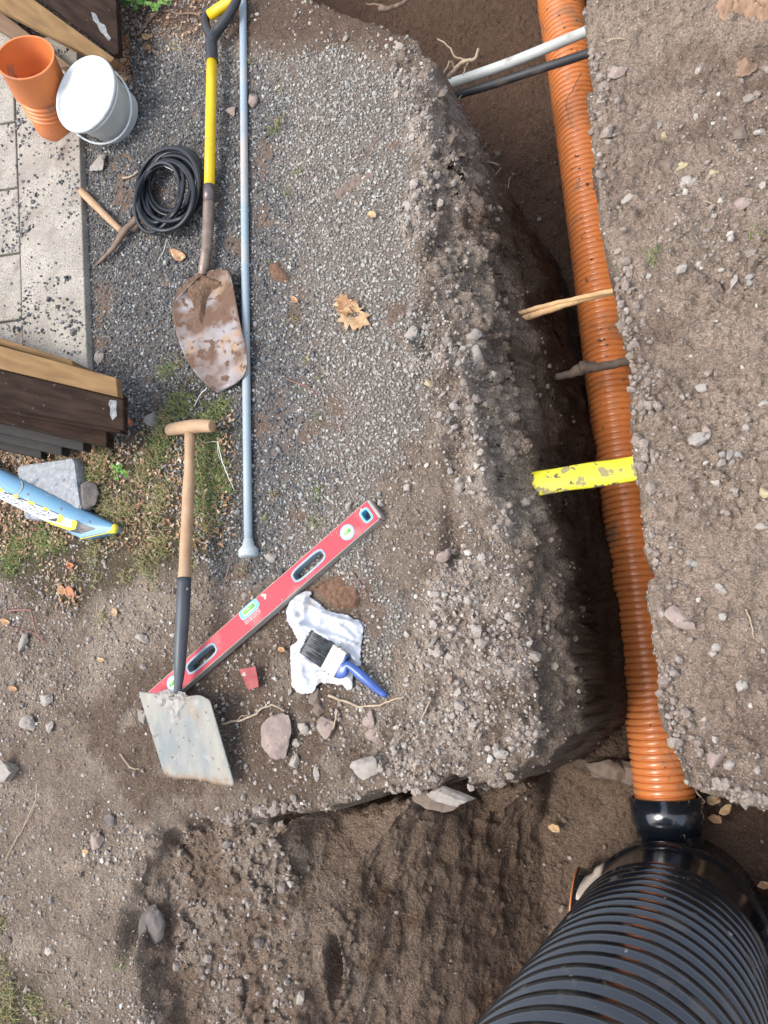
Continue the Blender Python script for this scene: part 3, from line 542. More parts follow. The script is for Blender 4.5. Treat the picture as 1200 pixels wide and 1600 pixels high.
board([(-120, -124), (54, 0), (178, 90), (168, 103), (0, 15), (-120, -55)], .118, .15, 'rail', amb, tb)
board([(-118, -130), (57, -6), (177, 85), (185, 83), (182, 20), (178, -60), (60, -170)], .125, .148, 'plank', drk, tb)
board([(-110, -50), (0, 17), (112, 104), (95, 104), (-15, 38), (-110, -26)], .05, .09, 'lower_rail', mat('brown_timber', (.17, .10, .05), (.12, .07, .035), 5, .7, .001, 14, stretch=(1.2, 9, 9)), tb)
def daub(poly, z, par, name='paint_smear', m=grp):
    P2 = [W(a, b, z)[:2] for a, b in poly]; return MB().prism(P2, z-.0005, z+.0012).build(name, m, par)
daub([(143, 19), (150, 22), (156, 35), (165, 40), (168, 52), (174, 60), (170, 64), (163, 55), (157, 50), (152, 38), (146, 32)], .148, tb)
c = W(90, 640, 0); t2 = empty('timber_stack', c, 'stack of dark stained boards with an amber beam on top, left of the gravel', 'timber')
board([(-130, 491), (0, 528), (112, 563), (113, 573), (0, 539), (-130, 502)], .10, .185, 'lower_beam', amb, t2)
board([(-130, 503), (0, 540), (181, 590), (184, 620), (0, 576), (-130, 545)], .212, .235, 'top_beam', amb, t2)
board([(-130, 547), (0, 577.5), (185, 622), (192, 625), (193, 672), (0, 636), (-130, 609)], .212, .232, 'plank', drk, t2, .004)
def under(k, x1, y0, y1, z0, z1):
    board([(-130, y0-95), (x1, y1-60), (x1, y1), (0, y0), (-130, y0-24)], z0, z1, 'under_board', drk if k < 2 else dr2, t2)
for k, (x1, y0, y1, z0, z1) in enumerate([(188, 644, 676, .175, .205), (166, 660, 698, .125, .158), (130, 676, 704, .085, .118), (96, 690, 711, .045, .078), (64, 702, 716, .0, .038)]): under(k, x1, y0, y1, z0, z1)
daub([(172, 625), (183, 626), (182, 640), (183, 650), (176, 657), (172, 648), (173, 638), (170, 632)], .232, t2)

# ------------------------------------------------------------ orange fitting and bucket
org2 = mat('orange_plastic_dusty', (.66, .20, .055), (.58, .18, .06), 8, .42, .0004, 50, [((.30, .17, .10), 12, .60, .12, .8), ((.07, .05, .04), 34, .70, .03, .9)])
b0, b1 = W(91, 194, .025), W(38, 88, .278); a_ = b1-b0; Ln = np.linalg.norm(a_)
k_ = Ln/.33*.99; pr = [(.079, 0), (.083, .004), (.083, .085)]
for i in range(4): pr += [(.083, .088+i*.021), (.089, .093+i*.021), (.089, .101+i*.021), (.083, .106+i*.021)]
pr += [(.085, .178), (.093, .190), (.096, .196), (.096, .318), (.100, .322), (.100, .330), (.0935, .330), (.092, .322), (.092, .215), (.084, .205), (.084, .196), (.078, .190), (.078, .12), (.083, .115), (.078, .11), (.078, .002)]
pr = [(r*.965, hgt*k_) for r, hgt in pr]
of = MB().lathe(pr, b0, a_, 80).build('pipe_fitting', org2, None, True, origin=b0)
q = of.modifiers.new('e', 'EDGE_SPLIT'); q.split_angle = math.radians(50); tag(of, 'orange plastic pipe socket standing open end up beside the white bucket', 'pipe fitting')
wht = mat('white_plastic', (.58, .615, .61), (.50, .53, .525), 14, .65, .0004, 60, [((.40, .38, .32), 8, .58, .14, .8), ((.25, .20, .14), 42, .66, .05, .9)], spec=.15)
b0, b1 = W(188, 187, .003), W(136, 150, .155); a_ = b1-b0; Ln = np.linalg.norm(a_); an_ = a_/Ln; b0 = b0+Z3*.012
bk = empty('bucket', b0, 'white plastic bucket with a scuffed white lid standing on the gravel', 'bucket')
MB().lathe([(0, 0), (.088, 0), (.093, .004), (.110, Ln*.80), (.118, Ln*.81), (.118, Ln*.86), (.113, Ln*.87), (.113, Ln*.93)], b0, a_, 80).build('bucket_body', mat('bucket_white_lightened', (.80, .83, .82), (.72, .75, .74), 14, .6, .0003, 60, [((.45, .42, .30), 7, .60, .12, .8)], spec=.3), bk, True)  # body colour lightened against the lid to brighten its shaded side
MB().lathe([(.119, Ln*.90), (.126, Ln*.91), (.1275, Ln*.97), (.1255, Ln), (.117, Ln+.001), (.1145, Ln-.006), (.105, Ln-.007), (.102, Ln-.002), (.0, Ln-.002)], b0, a_, 96).build('lid', wht, bk, True)
sidev = np.array([.55, -.84, 0]); sidev -= sidev.dot(an_)*an_; sidev /= np.linalg.norm(sidev); ot = np.cross(an_, sidev)
hp = []
for t in np.linspace(0, math.pi, 30):
    hp.append(b0+an_*Ln*.80+ot*.122*math.cos(t)+sidev*(.010+.108*math.sin(t))-an_*.075*math.sin(t)**.7)
MB().tube(hp, .0035, 10).build('handle', wht, bk, True)
for sgn in (1, -1): MB().lathe([(0, -.002), (.010, 0), (.010, .006), (0, .007)], hp[0 if sgn > 0 else -1]-ot*sgn*.004, ot*sgn, 20).build('handle_boss', wht, bk, True)

# ------------------------------------------------------------ coil of black hose
hose = mat('black_rubber', (.008, .010, .013), (.012, .014, .018), 12, .40, .0002, 80)
L_ = []; cx, cy = 266, 292
par = [(266, 294, 52, 68, 0), (268, 290, 44, 60, 0), (274, 282, 42, 56, 0), (260, 304, 40, 52, 0), (272, 288, 50, 64, 0), (258, 306, 34, 44, 0), (276, 280, 36, 50, 0), (264, 300, 50, 62, 0), (250, 300, 30, 50, 0), (262, 306, 44, 56, 0), (246, 308, 34, 46, 0), (272, 286, 47, 62, 0), (240, 320, 30, 46, 0), (262, 296, 50, 68, 0)]
for i, (x0, y0, rx, ry, ph) in enumerate(par):
    for t in np.linspace(0, 2*math.pi, 15, endpoint=False):
        f_ = t/(2*math.pi); nx_ = par[min(i+1, len(par)-1)]; X0 = x0*(1-f_)+nx_[0]*f_; Y0 = y0*(1-f_)+nx_[1]*f_; RX = rx*(1-f_)+nx_[2]*f_; RY = ry*(1-f_)+nx_[3]*f_
        tilt = .35; a, b_ = RX*math.cos(t+1), RY*math.sin(t+1); L_.append(W(X0+a*math.cos(tilt)-b_*math.sin(tilt)*.6, Y0+a*math.sin(tilt)*.6+b_*math.cos(tilt), .014+.0036*i+.011*math.sin(t*2+i*2.4)+.006))
o = MB().tube(spline(L_, 5), .0068, 10).build('hose_coil', hose, None, True, origin=W(266, 292, 0), fix=False); tag(o, 'coil of thin black rubber hose on the dark gravel beside the yellow shaft', 'hose')

# ------------------------------------------------------------ small pick hammer
wood = mat('pale_wood', (.42, .27, .155), (.34, .21, .115), 7, .6, .0005, 30, [((.28, .17, .09), 18, .62, .12, .8)], stretch=(3, 3, 3))
rust = mat('rusty_steel', (.20, .14, .10), (.12, .085, .065), 40, .7, .0008, 120, [((.30, .17, .09), 25, .60, .1, .85)], metal=.35)
hm = empty('pick_hammer', W(175, 350, 0), 'small pick hammer with pale wooden handle lying near the slab edge', 'hammer')
MB().tube(spline([W(127, 299, .022), (W(150, 322, .024)), W(172, 344, .026), W(190, 361, .028)], 6), [.0125]+[.0135]*6+[.012]*6+[.011]*5+[.010]*1, 16).build('handle', wood, hm, True, fix=False)
MB().tube(spline([W(220, 338, .026), W(208, 347, .030), W(194, 361, .032), W(180, 383, .026), W(165, 400, .018), W(148, 416, .008)], 6), np.interp(np.linspace(0, 1, 31), [0, .1, .3, .42, .55, .8, 1], [.013, .014, .011, .015, .011, .008, .003]), 10, flat=.8).build('hammer_head', rust, hm, True, fix=False)

# ------------------------------------------------------------ yellow shovel
ylw = mat('yellow_shaft', (.74, .50, .008), (.68, .44, .008), 8, .38, .0002, 60, [((.40, .26, .04), 40, .64, .08, .7)])
blk = mat('black_grip', (.018, .019, .021), (.03, .031, .034), 20, .45, .0004, 90, [((.16, .14, .12), 20, .62, .14, .85)])
stl = mat('worn_brown_steel', (.26, .20, .16), (.17, .125, .10), 18, .5, .0005, 70, [((.10, .07, .055), 12, .55, .15, .8)], metal=.5, stretch=(2, 2, 2))
sv = empty('shovel', W(330, 300, 0), 'round point shovel with yellow shaft, black grip and muddy blade', 'shovel')
MB().tube(line([(331, 90), (329.5, 160), (328.5, 220), (327, 296)], [.058, .056, .054, .050]), .0165, 24).build('shaft', ylw, sv, True, fix=False)
g = MB(); g.tube(spline(line([(331, 96), (331, 80), (330, 66), (336, 52), (347, 38), (360, 20), (369, 2), (372, -14)], [.058, .058, .058, .058, .06, .062, .064, .066]), 6), np.interp(np.linspace(0, 1, 43), [0, .2, .45, 1], [.0185, .020, .017, .014]), 18)
g.tube(spline(line([(331, 60), (325, 48), (321, 36), (322, 24), (328, 14)], [.058, .058, .06, .062, .064]), 6), [.015]*5+[.0145]*10+[.014]*10, 18); g.build('grip', blk, sv, True, fix=False)
MB().tube(line([(327, 24), (342, 14), (358, 4), (372, -6)], [.066]*4), [.0165, .0175, .0175, .016], 20).build('grip_bar', ylw, sv, True, fix=False)
MB().lathe([(.0165, 0), (.0205, .001), (.0205, .006), (.0165, .007)], W(331, 96, .058), W(331, 90, .058)-W(331, 96, .058), 30).build('collar', blk, sv, True)
g = MB(); g.tube(line([(327, 291), (326.5, 316)], [.050, .049]), .0185, 24); g.build('ferrule', mat('galvanised', (.20, .16, .16), (.13, .10, .10), 16, .4, .0003, 60, metal=.6), sv, True, fix=False)
MB().tube(spline(line([(326.5, 315), (325, 350), (323, 390), (319, 415), (316, 436)], [.049, .046, .042, .036, .028]), 6), [.0175]*12+[.0168]*8+[.015]*5, 24).build('socket', stl, sv, True, fix=False)
blade_m = mat('muddy_blade', (.27, .255, .26), (.20, .17, .155), 14, .5, .0006, 90, [((.32, .22, .145), 12, .52, .12, .8), ((.15, .09, .06), 9, .43, .12, .95), ((.13, .075, .048), 38, .54, .08, .95)], metal=.25)
rows = [(0, 300, 312, 318, .026), (.0, 282, 344, 437, .0)]
prof = [(427, 311, 357), (433, 300, 360), (450, 283, 364), (466, 268, 367), (488, 270, 371), (515, 276, 376), (540, 284, 383), (562, 295, 387), (580, 309, 387), (596, 324, 381), (606, 341, 368)]
V = []; nj = 18
for i, (yy, xl, xr) in enumerate(prof):
    for j in range(nj+1):
        s_ = j/nj; xx = xl+(xr-xl)*s_; yv = yy+(8-14*s_)*(1 if i else .6)-6*math.sin(math.pi*s_)*(i < 2); k = 2*s_-1
        z = .018+.030*k*k*(1-.5*i/10)+.012*(1-i/10)-.010*math.exp(-(k/.16)**2)*-1*(1-i/10)
        V.append(W(xx, yv, z))
bl = MB().add(V, [(i*(nj+1)+j, i*(nj+1)+j+1, (i+1)*(nj+1)+j+1, (i+1)*(nj+1)+j) for i in range(len(prof)-1) for j in range(nj)]).build('blade', blade_m, sv, True, sub=1)
s = bl.modifiers.new('t', 'SOLIDIFY'); s.thickness = .002

# ------------------------------------------------------------ lumps of soil (each a heap of crumbs grown into one mesh)
def lump(pxs, z, r, hgt, name, m, label, cat='soil', group=None, seed=0, cl=1.):
    "rough mound over the photo outline pxs"
    P2 = np.array([W(a, b, z)[:2] for a, b in pxs]); lo, hi = P2.min(0)-.01, P2.max(0)+.01; nx_ = int((hi[0]-lo[0])/r)+2; ny_ = int((hi[1]-lo[1])/r)+2
    X, Y = np.meshgrid(np.linspace(lo[0], hi[0], nx_), np.linspace(lo[1], hi[1], ny_)); d = sdist(X+fbm(X, Y, 0, 60, 3, seed)*.006, Y+fbm(X, Y, 0, 60, 3, seed+3)*.006, P2)
    a, b_, _ = worley(X, Y, 55, seed+9); e_ = sst(-.002, .018, d)
    Zt = z-.012+e_*(.012+hgt*(.6+.5*fbm(X, Y, 0, 22, 3, seed+5)))+e_*np.clip(1-a*1.2, 0, 1)*.006*cl-e_*np.exp(-((b_-a)/.07)**2)*.004*cl+fbm(X, Y, 0, 130, 3, seed)*.0022*cl
    idx_ = np.arange(nx_*ny_).reshape(ny_, nx_); Q = np.stack([idx_[:-1, :-1], idx_[:-1, 1:], idx_[1:, 1:], idx_[1:, :-1]], -1).reshape(-1, 4)
    keep = (e_.ravel()[Q] > .03).any(1); Q = Q[keep]; us_, inv = np.unique(Q, return_inverse=True); Vv = np.stack([X, Y, Zt], -1).reshape(-1, 3)[us_]
    c = Vv.mean(0); me = rawmesh(name, Vv-c, inv.reshape(-1, 4), True); me.materials.append(m); o = bpy.data.objects.new(name, me); COL.objects.link(o); o.location = c.tolist()
    return tag(o, label, cat, group)
soil_r = mat('red_brown_soil', (.17, .095, .058), (.12, .066, .042), 60, .95, .0015, 200)
soil_d = mat('dry_soil', (.16, .095, .058), (.11, .066, .042), 60, .95, .0015, 200)
lump([(314, 424), (330, 430), (352, 436), (346, 448), (330, 452), (322, 470), (316, 500), (312, 512), (300, 482), (292, 462), (284, 478), (272, 488), (268, 470), (276, 455), (292, 436)], .040, .0022, .014, 'soil_clod', soil_d, 'crumbly brown soil clinging to the top of the shovel blade', seed=5)
lump([(505, 905), (530, 892), (560, 897), (568, 930), (560, 955), (525, 955), (492, 930), (480, 918)], .004, .0025, .012, 'soil_patch', soil_r, 'cracked red-brown soil patch between the red level and white rag', seed=15)
lump([(418, 408), (436, 404), (456, 432), (448, 446), (424, 440), (416, 425)], .004, .0025, .012, 'soil_clod', soil_r, 'dark red-brown soil clod on the gravel above the dry maple leaf', seed=25)
lump([(1118, -10), (1200, -20), (1260, -20), (1250, 30), (1190, 34), (1160, 20), (1135, 26), (1116, 12)], .05, .0024, .020, 'soil_heap', mat('orange_brown_soil', (.34, .22, .14), (.25, .155, .10), 30, .95, .002, 120), 'orange-brown clay heap at the top right corner of the bank', seed=35, cl=2.4)
lump([(1152, 92), (1172, 86), (1180, 100), (1172, 112), (1154, 110)], .02, .003, .018, 'soil_clod', mat('brown_clod', (.26, .165, .105), (.20, .13, .085), 40, .95, .0015, 160), 'rounded brown clod just below the orange-brown heap', seed=45)
lump([(512, 300), (560, 268), (600, 258), (600, 272), (560, 296), (525, 316)], -.002, .003, .004, 'soil_patch', mat('flat_soil', (.15, .11, .088), (.19, .145, .115), 40, .95, .001, 200), 'flat trodden brown soil patch in the gravel, upper middle', seed=55)

# ------------------------------------------------------------ grey pole with a flange
gal = mat('weathered_pole', (.30, .37, .41), (.25, .31, .35), 3, .5, .0003, 80, [((.40, .37, .34), 5, .50, .12, .75), ((.10, .09, .08), 55, .72, .03, .9)])
pl = empty('pole', W(388, 870, 0), 'long thin grey-blue pole with a flanged foot lying on the gravel', 'pole')
MB().tube(line([(379, -60), (380, 60), (382, 300), (384, 500), (386, 700), (388, 852)], .016), .0118, 24).build('tube', gal, pl, True, fix=False)
p0 = W(388, 842, .016); p1 = W(388.5, 868, .016); MB().lathe([(.0122, 0), (.0135, .002), (.0165, .018), (.0265, .030), (.0275, .033), (.0275, .048), (.0255, .050), (0, .050)], p0, p1-p0, 40).build('flange', mat('flange_grey', (.40, .45, .46), (.33, .37, .38), 30, .6, .0006, 90, [((.3, .28, .25), 40, .6, .1, .8)]), pl, True)

# ------------------------------------------------------------ red spirit level
A, B = W(246, 1089, .030), W(582, 797, .030); ux = (B-A); LL = np.linalg.norm(ux); ux /= LL; uy = np.cross(Z3, ux); uy /= np.linalg.norm(uy); HW, TH = .031, .028
def lp(u, v, z=0): return A+ux*u+uy*v+Z3*z
def uv(px, py): p = W(px, py, .030)-A; return p.dot(ux), p.dot(uy)
lv = empty('spirit_level', W(420, 940, 0), 'red box spirit level lying slantwise from the spade to the gravel', 'spirit level')
redp = mat('red_paint', (.50, .030, .048), (.42, .028, .044), 10, .6, .0002, 60, [((.50, .17, .15), 9, .55, .18, .7), ((.55, .45, .38), 50, .68, .05, .8)])
bluep = mat('blue_plastic', (.10, .42, .62), (.16, .44, .60), 20, .5)
gryp = mat('grey_blue_rubber', (.20, .28, .33), (.27, .33, .36), 30, .6, None or .0003, 80)
alum = mat('dusty_edge', (.26, .23, .20), (.34, .31, .28), 20, .6, .0004, 80)
h1, h2 = uv(482, 884), uv(317, 1033); holes = sorted([(h1[0]-.052, h1[0]+.052), (h2[0]-.052, h2[0]+.052)]); HY = .0165
bx = MB(); ext = -.02
def bar(u0, u1, v0, v1, z0, z1, mb): mb.box(lp((u0+u1)/2, (v0+v1)/2, (z0+z1)/2), ux, uy, Z3, u1-u0, v1-v0, z1-z0)
bar(ext, LL, HY, HW-.002, -TH, 0, bx); bar(ext, LL, -HW+.002, -HY, -TH, 0, bx); cu = ext
for a, b_ in holes+[(LL-.032, LL-.010)]: bar(cu, a, -HY, HY, -TH, 0, bx); cu = b_
bar(cu, LL, -HY, HY, -TH, 0, bx); bx.build('body', redp, lv)
for v in (HW-.001, -HW+.001):
    e_ = MB(); bar(ext, LL, v-.0012, v+.0012, -TH-.001, -.0015, e_); e_.build('working_edge', alum, lv)
def ringp(u, v, a, b_, w, name, m, z0=-.002, z1=.0012, sup=4., n=48, ang=0, par=None, sy=1):
    "rounded frame of half sizes a x b and width w"
    V = []; 
    for (s_, z) in ((0, z0), (0, z1), (w, z1), (w, -TH if name == 'hand_hold' else z0)):
        for k in range(n):
            t = 2*math.pi*k/n; c_, d_ = math.cos(t), math.sin(t); f_ = (abs(c_)**sup+abs(d_)**sup)**(-1/sup)
            V.append(lp(u+(a+.0-s_)*c_*f_, v+(b_-s_)*d_*f_, z))
    return MB().add(V, [(i*n+j, i*n+(j+1) % n, (i+1)*n+(j+1) % n, (i+1)*n+j) for i in range(3) for j in range(n)]).build(name, m, par or lv, False)
for (a, b_) in holes: ringp((a+b_)/2, 0, .0565, .0195, .0055, 'hand_hold', gryp)
ringp(LL-.021, .0, .0145, .0195, .005, 'hand_hold', bluep)
ec = MB(); bar(LL, LL+.010, -HW, HW, -TH-.001, .001, ec); ec.build('end_cap', alum, lv, bevel=.004)
def disc(u, v, a, b_, z, name, m, par=None, sup=2., n=40):
    V = [lp(u+a*math.cos(t)*(abs(math.cos(t))**sup+abs(math.sin(t))**sup)**(-1/sup), v+b_*math.sin(t)*(abs(math.cos(t))**sup+abs(math.sin(t))**sup)**(-1/sup), z_) for z_ in (z-.001, z) for t in np.linspace(0, 2*math.pi, n, endpoint=False)]
    return MB().add(V, [tuple(range(n, 2*n))]+[(j, (j+1) % n, n+(j+1) % n, n+j) for j in range(n)]).build(name, m, par or lv)
cream = mat('cream_plastic', (.62, .62, .54), (.54, .54, .46), 30, .5); grn = mat('vial_green', (.18, .55, .10), (.26, .62, .16), 60, .15, coat=.5); lgrn = mat('vial_pale', (.42, .60, .40), (.5, .62, .46), 30, .25)
def vial(u, v, kind):
    if kind == 'round':
        f_ = disc(u, v, .0205, .0205, .0012, 'vial', bluep); disc(u, v, .0170, .0170, .0022, 'vial_bezel', cream, f_); disc(u+.001, v, .012, .012, .0028, 'vial_window', lgrn, f_)
        MB().tube([lp(u-.010, v+.000, .002), lp(u+.010, v+.0, .002)], .005, 14).build('vial_tube', grn, f_, True, fix=False)
    else:
        f_ = disc(u, v, .034, .014, .0012, 'vial', bluep, None, 5.); disc(u, v+.001, .023, .0095, .0022, 'vial_window', lgrn, f_, 6.)
        MB().tube([lp(u-.019, v+.001, .001), lp(u+.019, v+.001, .001)], .0062, 14).build('vial_tube', grn, f_, True, fix=False)
a = uv(541, 829); vial(a[0], -.001, 'round'); a = uv(389, 951); vial(a[0], HW-.014, 'flat'); a = uv(272, 1071); vial(a[0], 0, 'round')
pkw = mat('pale_print', (.78, .42, .44), (.74, .38, .40), 30, .5)
sq = uv(396, 966); pm = MB()
for k in range(4):      # four little worn printed pictograms
    u0 = sq[0]-.027+k*.0145
    for du, dv, w_, h_ in ((0, 0, .0012, .0135), (.0105, 0, .0012, .0135), (.00525, .0062, .0105, .0012), (.00525, -.0062, .0105, .0012), (.00525, .0015, .007, .0016), (.004+.001*k, -.0025, .0016, .006), (.007, -.002, .003, .0014)):
        bar(u0+du-w_/2, u0+du+w_/2, -.004+dv-h_/2, -.004+dv+h_/2, -.001, .0007, pm)
pm.build('printed_symbols', pkw, lv)

# ------------------------------------------------------------ garden spade with T handle
sp = empty('spade', W(290, 950, 0), 'spade with wooden T handle, black socket and pale worn square blade', 'spade')
blk2 = mat('black_socket', (.035, .042, .048), (.06, .07, .08), 10, .45, .0004, 60, [((.30, .29, .28), 70, .72, .02, .8), ((.14, .12, .10), 8, .64, .1, .8)])
MB().tube(spline(line([(297, 676), (295.5, 740), (293, 800), (290, 860), (288, 905)], [.075, .078, .084, .090, .094]), 5), [.0155]*2+[.0142]*4+[.0165]*14+[.0185]*1, 24).build('shaft', wood, sp, True, fix=False)
MB().tube(spline(line([(262, 672), (266, 671.5), (280, 669), (298, 667), (315, 665.5), (329, 666), (332, 666)], .078), 5), np.interp(np.linspace(0, 1, 31), [0, .04, .15, .5, .85, .96, 1], [.011, .0155, .0165, .0205, .0170, .0165, .012]), 24).build('grip', wood, sp, True, fix=False)
MB().tube(spline(line([(288, 903), (286, 950), (283, 1000), (281, 1040), (279.5, 1062), (277, 1082)], [.094, .096, .094, .088, .080, .070]), 5), np.interp(np.linspace(0, 1, 26), [0, .3, .6, .85, 1], [.0190, .0185, .0155, .0115, .010]), 24).build('socket', blk2, sp, True, fix=False)
MB().lathe([(.004, 0), (.0035, .0015), (0, .002)], W(293, 920, .112), Z3, 12).build('rivet', stl, sp, True)
bm2 = mat('worn_blade', (.29, .27, .225), (.17, .19, .19), 9, .6, .0008, 60, [((.30, .20, .115), 7, .54, .16, .75), ((.34, .33, .30), 30, .56, .2, .8), ((.14, .10, .07), 80, .64, .05, .8)], metal=.3, stretch=(2.4, .8, 1))
V = []; ni, nj = 16, 16; TL, TR, BR_, BL_ = (216, 1081), (325, 1085), (367, 1229), (257, 1212)
for i in range(ni+1):
    t = i/ni
    for j in range(nj+1):
        s_ = j/nj; x0 = TL[0]+(TR[0]-TL[0])*s_; y0 = TL[1]+(TR[1]-TL[1])*s_; x1 = BL_[0]+(BR_[0]-BL_[0])*s_; y1 = BL_[1]+(BR_[1]-BL_[1])*s_; k = 2*s_-1
        x_, y_ = x0+(x1-x0)*t, y0+(y1-y0)*t
        if i == 0: y_ += 7*math.exp(-((s_-.55)/.25)**2)+(9*max(0, s_-.88)/.12 if s_ > .88 else 0)+(-3 if s_ < .06 else 0)
        if i == ni: y_ += 2*math.sin(s_*9)+fbm(np.array([s_*8]), np.array([0.]))[0]*2
        x_ += 3*math.sin(t*3)*(1-s_)*.0
        V.append(W(x_, y_, .066*(1-t)**.9+.010+.016*k*k*(1-.4*t)+.012*math.exp(-((s_-.53)/.10)**2)*max(0, 1-t*2.2)))
bo = MB().add(V, [(i*(nj+1)+j, i*(nj+1)+j+1, (i+1)*(nj+1)+j+1, (i+1)*(nj+1)+j) for i in range(ni) for j in range(nj)]).build('blade', bm2, sp, True, sub=1)
s = bo.modifiers.new('t', 'SOLIDIFY'); s.thickness = .0022
ra = bo.data.color_attributes.new('rust', 'FLOAT_COLOR', 'POINT')
for k in range(len(bo.data.vertices)):
    i_, j_ = divmod(k, nj+1); t = i_/ni; v_ = max(0, min(1, (t-.84)/.16))*.7+.18*max(0, 1-abs(t-.22)/.12)*(.2+.8*(j_/nj < .5)); ra.data[k].color = (v_, v_, v_, 1)
nt = bm2.node_tree; N, L = nt.nodes, nt.links; bs = N['Principled BSDF']; at_ = N.new('ShaderNodeAttribute'); at_.attribute_name = 'rust'; n_ = N.new('ShaderNodeTexNoise'); n_.inputs['Scale'].default_value = 45; n_.inputs['Detail'].default_value = 6
tc_ = N.new('ShaderNodeTexCoord'); L.new(tc_.outputs['Object'], n_.inputs[0]); m_ = N.new('ShaderNodeMath'); m_.operation = 'MULTIPLY_ADD'; m_.inputs[1].default_value = 1.3; L.new(n_.outputs[0], m_.inputs[0]); L.new(at_.outputs['Fac'], m_.inputs[2])
r_ = N.new('ShaderNodeMapRange'); r_.inputs[1].default_value = .95; r_.inputs[2].default_value = 1.5; L.new(m_.outputs[0], r_.inputs[0]); x_ = N.new('ShaderNodeMix'); x_.data_type = 'RGBA'; L.new(r_.outputs[0], x_.inputs[0])
L.new(bs.inputs['Base Color'].links[0].from_socket, x_.inputs[6]); x_.inputs[7].default_value = (.24, .14, .07, 1); L.new(x_.outputs[2], bs.inputs['Base Color'])
V = []; c0 = W(276, 1100, .075)
lump_m = mat('dried_mortar', (.36, .34, .31), (.27, .25, .225), 60, .95, .002, 140)
def smear(pxs, zf, r, hgt, name, m, par, seed=0):
    P2 = np.array([W(a, b, zf(a, b))[:2] for a, b in pxs]); lo, hi = P2.min(0)-.005, P2.max(0)+.005; nx_ = int((hi[0]-lo[0])/r)+2; ny_ = int((hi[1]-lo[1])/r)+2
    X, Y = np.meshgrid(np.linspace(lo[0], hi[0], nx_), np.linspace(lo[1], hi[1], ny_)); d = sdist(X+fbm(X, Y, 0, 90, 3, seed)*.009, Y+fbm(X, Y, 0, 90, 3, seed+3)*.009, P2)
    e_ = sst(-.001, .010, d)*sst(-.25, .05, fbm(X, Y, 0, 70, 3, seed+8)+.18); zc = np.array([zf(0, 0)]*1)[0]
    pxg, pyg = PX(X, Y, .06-0*X); Zt = np.vectorize(lambda a, b: zf(a, b))(pxg, pyg)-.004+e_*(.006+hgt*(.5+.5*fbm(X, Y, 0, 120, 3, seed+5)))
    idx_ = np.arange(nx_*ny_).reshape(ny_, nx_); Q = np.stack([idx_[:-1, :-1], idx_[:-1, 1:], idx_[1:, 1:], idx_[1:, :-1]], -1).reshape(-1, 4)
    Q = Q[(e_.ravel()[Q] > .03).any(1)]; us_, inv = np.unique(Q, return_inverse=True); Vv = np.stack([X, Y, Zt], -1).reshape(-1, 3)[us_]; o_ = np.array(par['_o'])
    me = rawmesh(name, Vv-o_, inv.reshape(-1, 4), True); me.materials.append(m); o = bpy.data.objects.new(name, me); COL.objects.link(o); o.parent = par; return o
smear([(236, 1084), (262, 1078), (288, 1084), (296, 1096), (284, 1110), (276, 1126), (262, 1112), (244, 1102)], lambda a, b: .079-.00032*max(0, b-1085), .0022, .007, 'mortar_crust', lump_m, sp, 3)

# ------------------------------------------------------------ rag and paint brush
ragm = mat('white_cloth', (.52, .545, .58), (.46, .48, .52), 10, .9, .0006, 500, [((.42, .37, .30), 14, .58, .16, .95), ((.40, .33, .25), 50, .64, .08, .95)])
RAG = [(478, 921), (487, 925), (484, 932), (500, 943), (512, 953), (524, 957), (535, 958), (552, 964), (562, 970), (567, 980), (566, 1000), (564, 1020), (564, 1040), (552, 1048), (551, 1068), (549, 1077), (541, 1079), (532, 1071), (518, 1069), (500, 1068), (494, 1075), (487, 1083), (472, 1086), (460, 1081), (453, 1070), (453, 1050), (451, 1025), (452, 1008), (462, 1000), (455, 985), (447, 970), (446, 950), (452, 938), (464, 928)]
P2 = np.array([W(a, b, .012)[:2] for a, b in RAG]); lo, hi = P2.min(0)-.01, P2.max(0)+.01; st = .0024
X, Y = np.meshgrid(np.arange(lo[0], hi[0], st), np.arange(lo[1], hi[1], st)); d = sdist(X+fbm(X, Y, 0, 60, 3, 301)*.003, Y+fbm(X, Y, 0, 60, 3, 302)*.003, P2)
q1 = fbm(X*1.0, Y, 0, 16, 4, 305); q2 = fbm(X, Y, 0, 22, 3, 307); pxr, pyr = PX(X, Y, .012)
fold = lambda x0, y0, x1, y1, w: np.exp(-(((pxr-x0)*(y1-y0)-(pyr-y0)*(x1-x0))/math.hypot(x1-x0, y1-y0)/w)**2)*sst(-6, 10, ((pxr-x0)*(x1-x0)+(pyr-y0)*(y1-y0))/math.hypot(x1-x0, y1-y0))*sst(-6, 10, ((x1-pxr)*(x1-x0)+(y1-pyr)*(y1-y0))/math.hypot(x1-x0, y1-y0))
Zr = .005+.009*(1-np.abs(q1)*4.5).clip(0)**1.5+.005*(1-np.abs(q2)*4).clip(0)**1.4+.020*fold(470, 975, 565, 1010, 5)+.016*fold(480, 930, 478, 985, 4)+.014*fold(505, 960, 562, 975, 4)+.015*fold(500, 985, 560, 1030, 3.5)+.010*fold(455, 950, 500, 1000, 4)+.008*fold(460, 1060, 540, 1045, 5)+.010*fold(520, 965, 560, 1000, 3)
upr = sst(1010, 985, pyr-.3*(pxr-500)); Zr = Zr+.007*upr*(1-np.abs(fbm(X, Y, 0, 12, 3, 309))*2).clip(0); Zr = Zr*(.25+.75*sst(-.002, .014, d))+.004
idx_ = np.arange(X.size).reshape(X.shape); Q = np.stack([idx_[:-1, :-1], idx_[:-1, 1:], idx_[1:, 1:], idx_[1:, :-1]], -1).reshape(-1, 4); Q = Q[(d.ravel()[Q] > 0).all(1)]
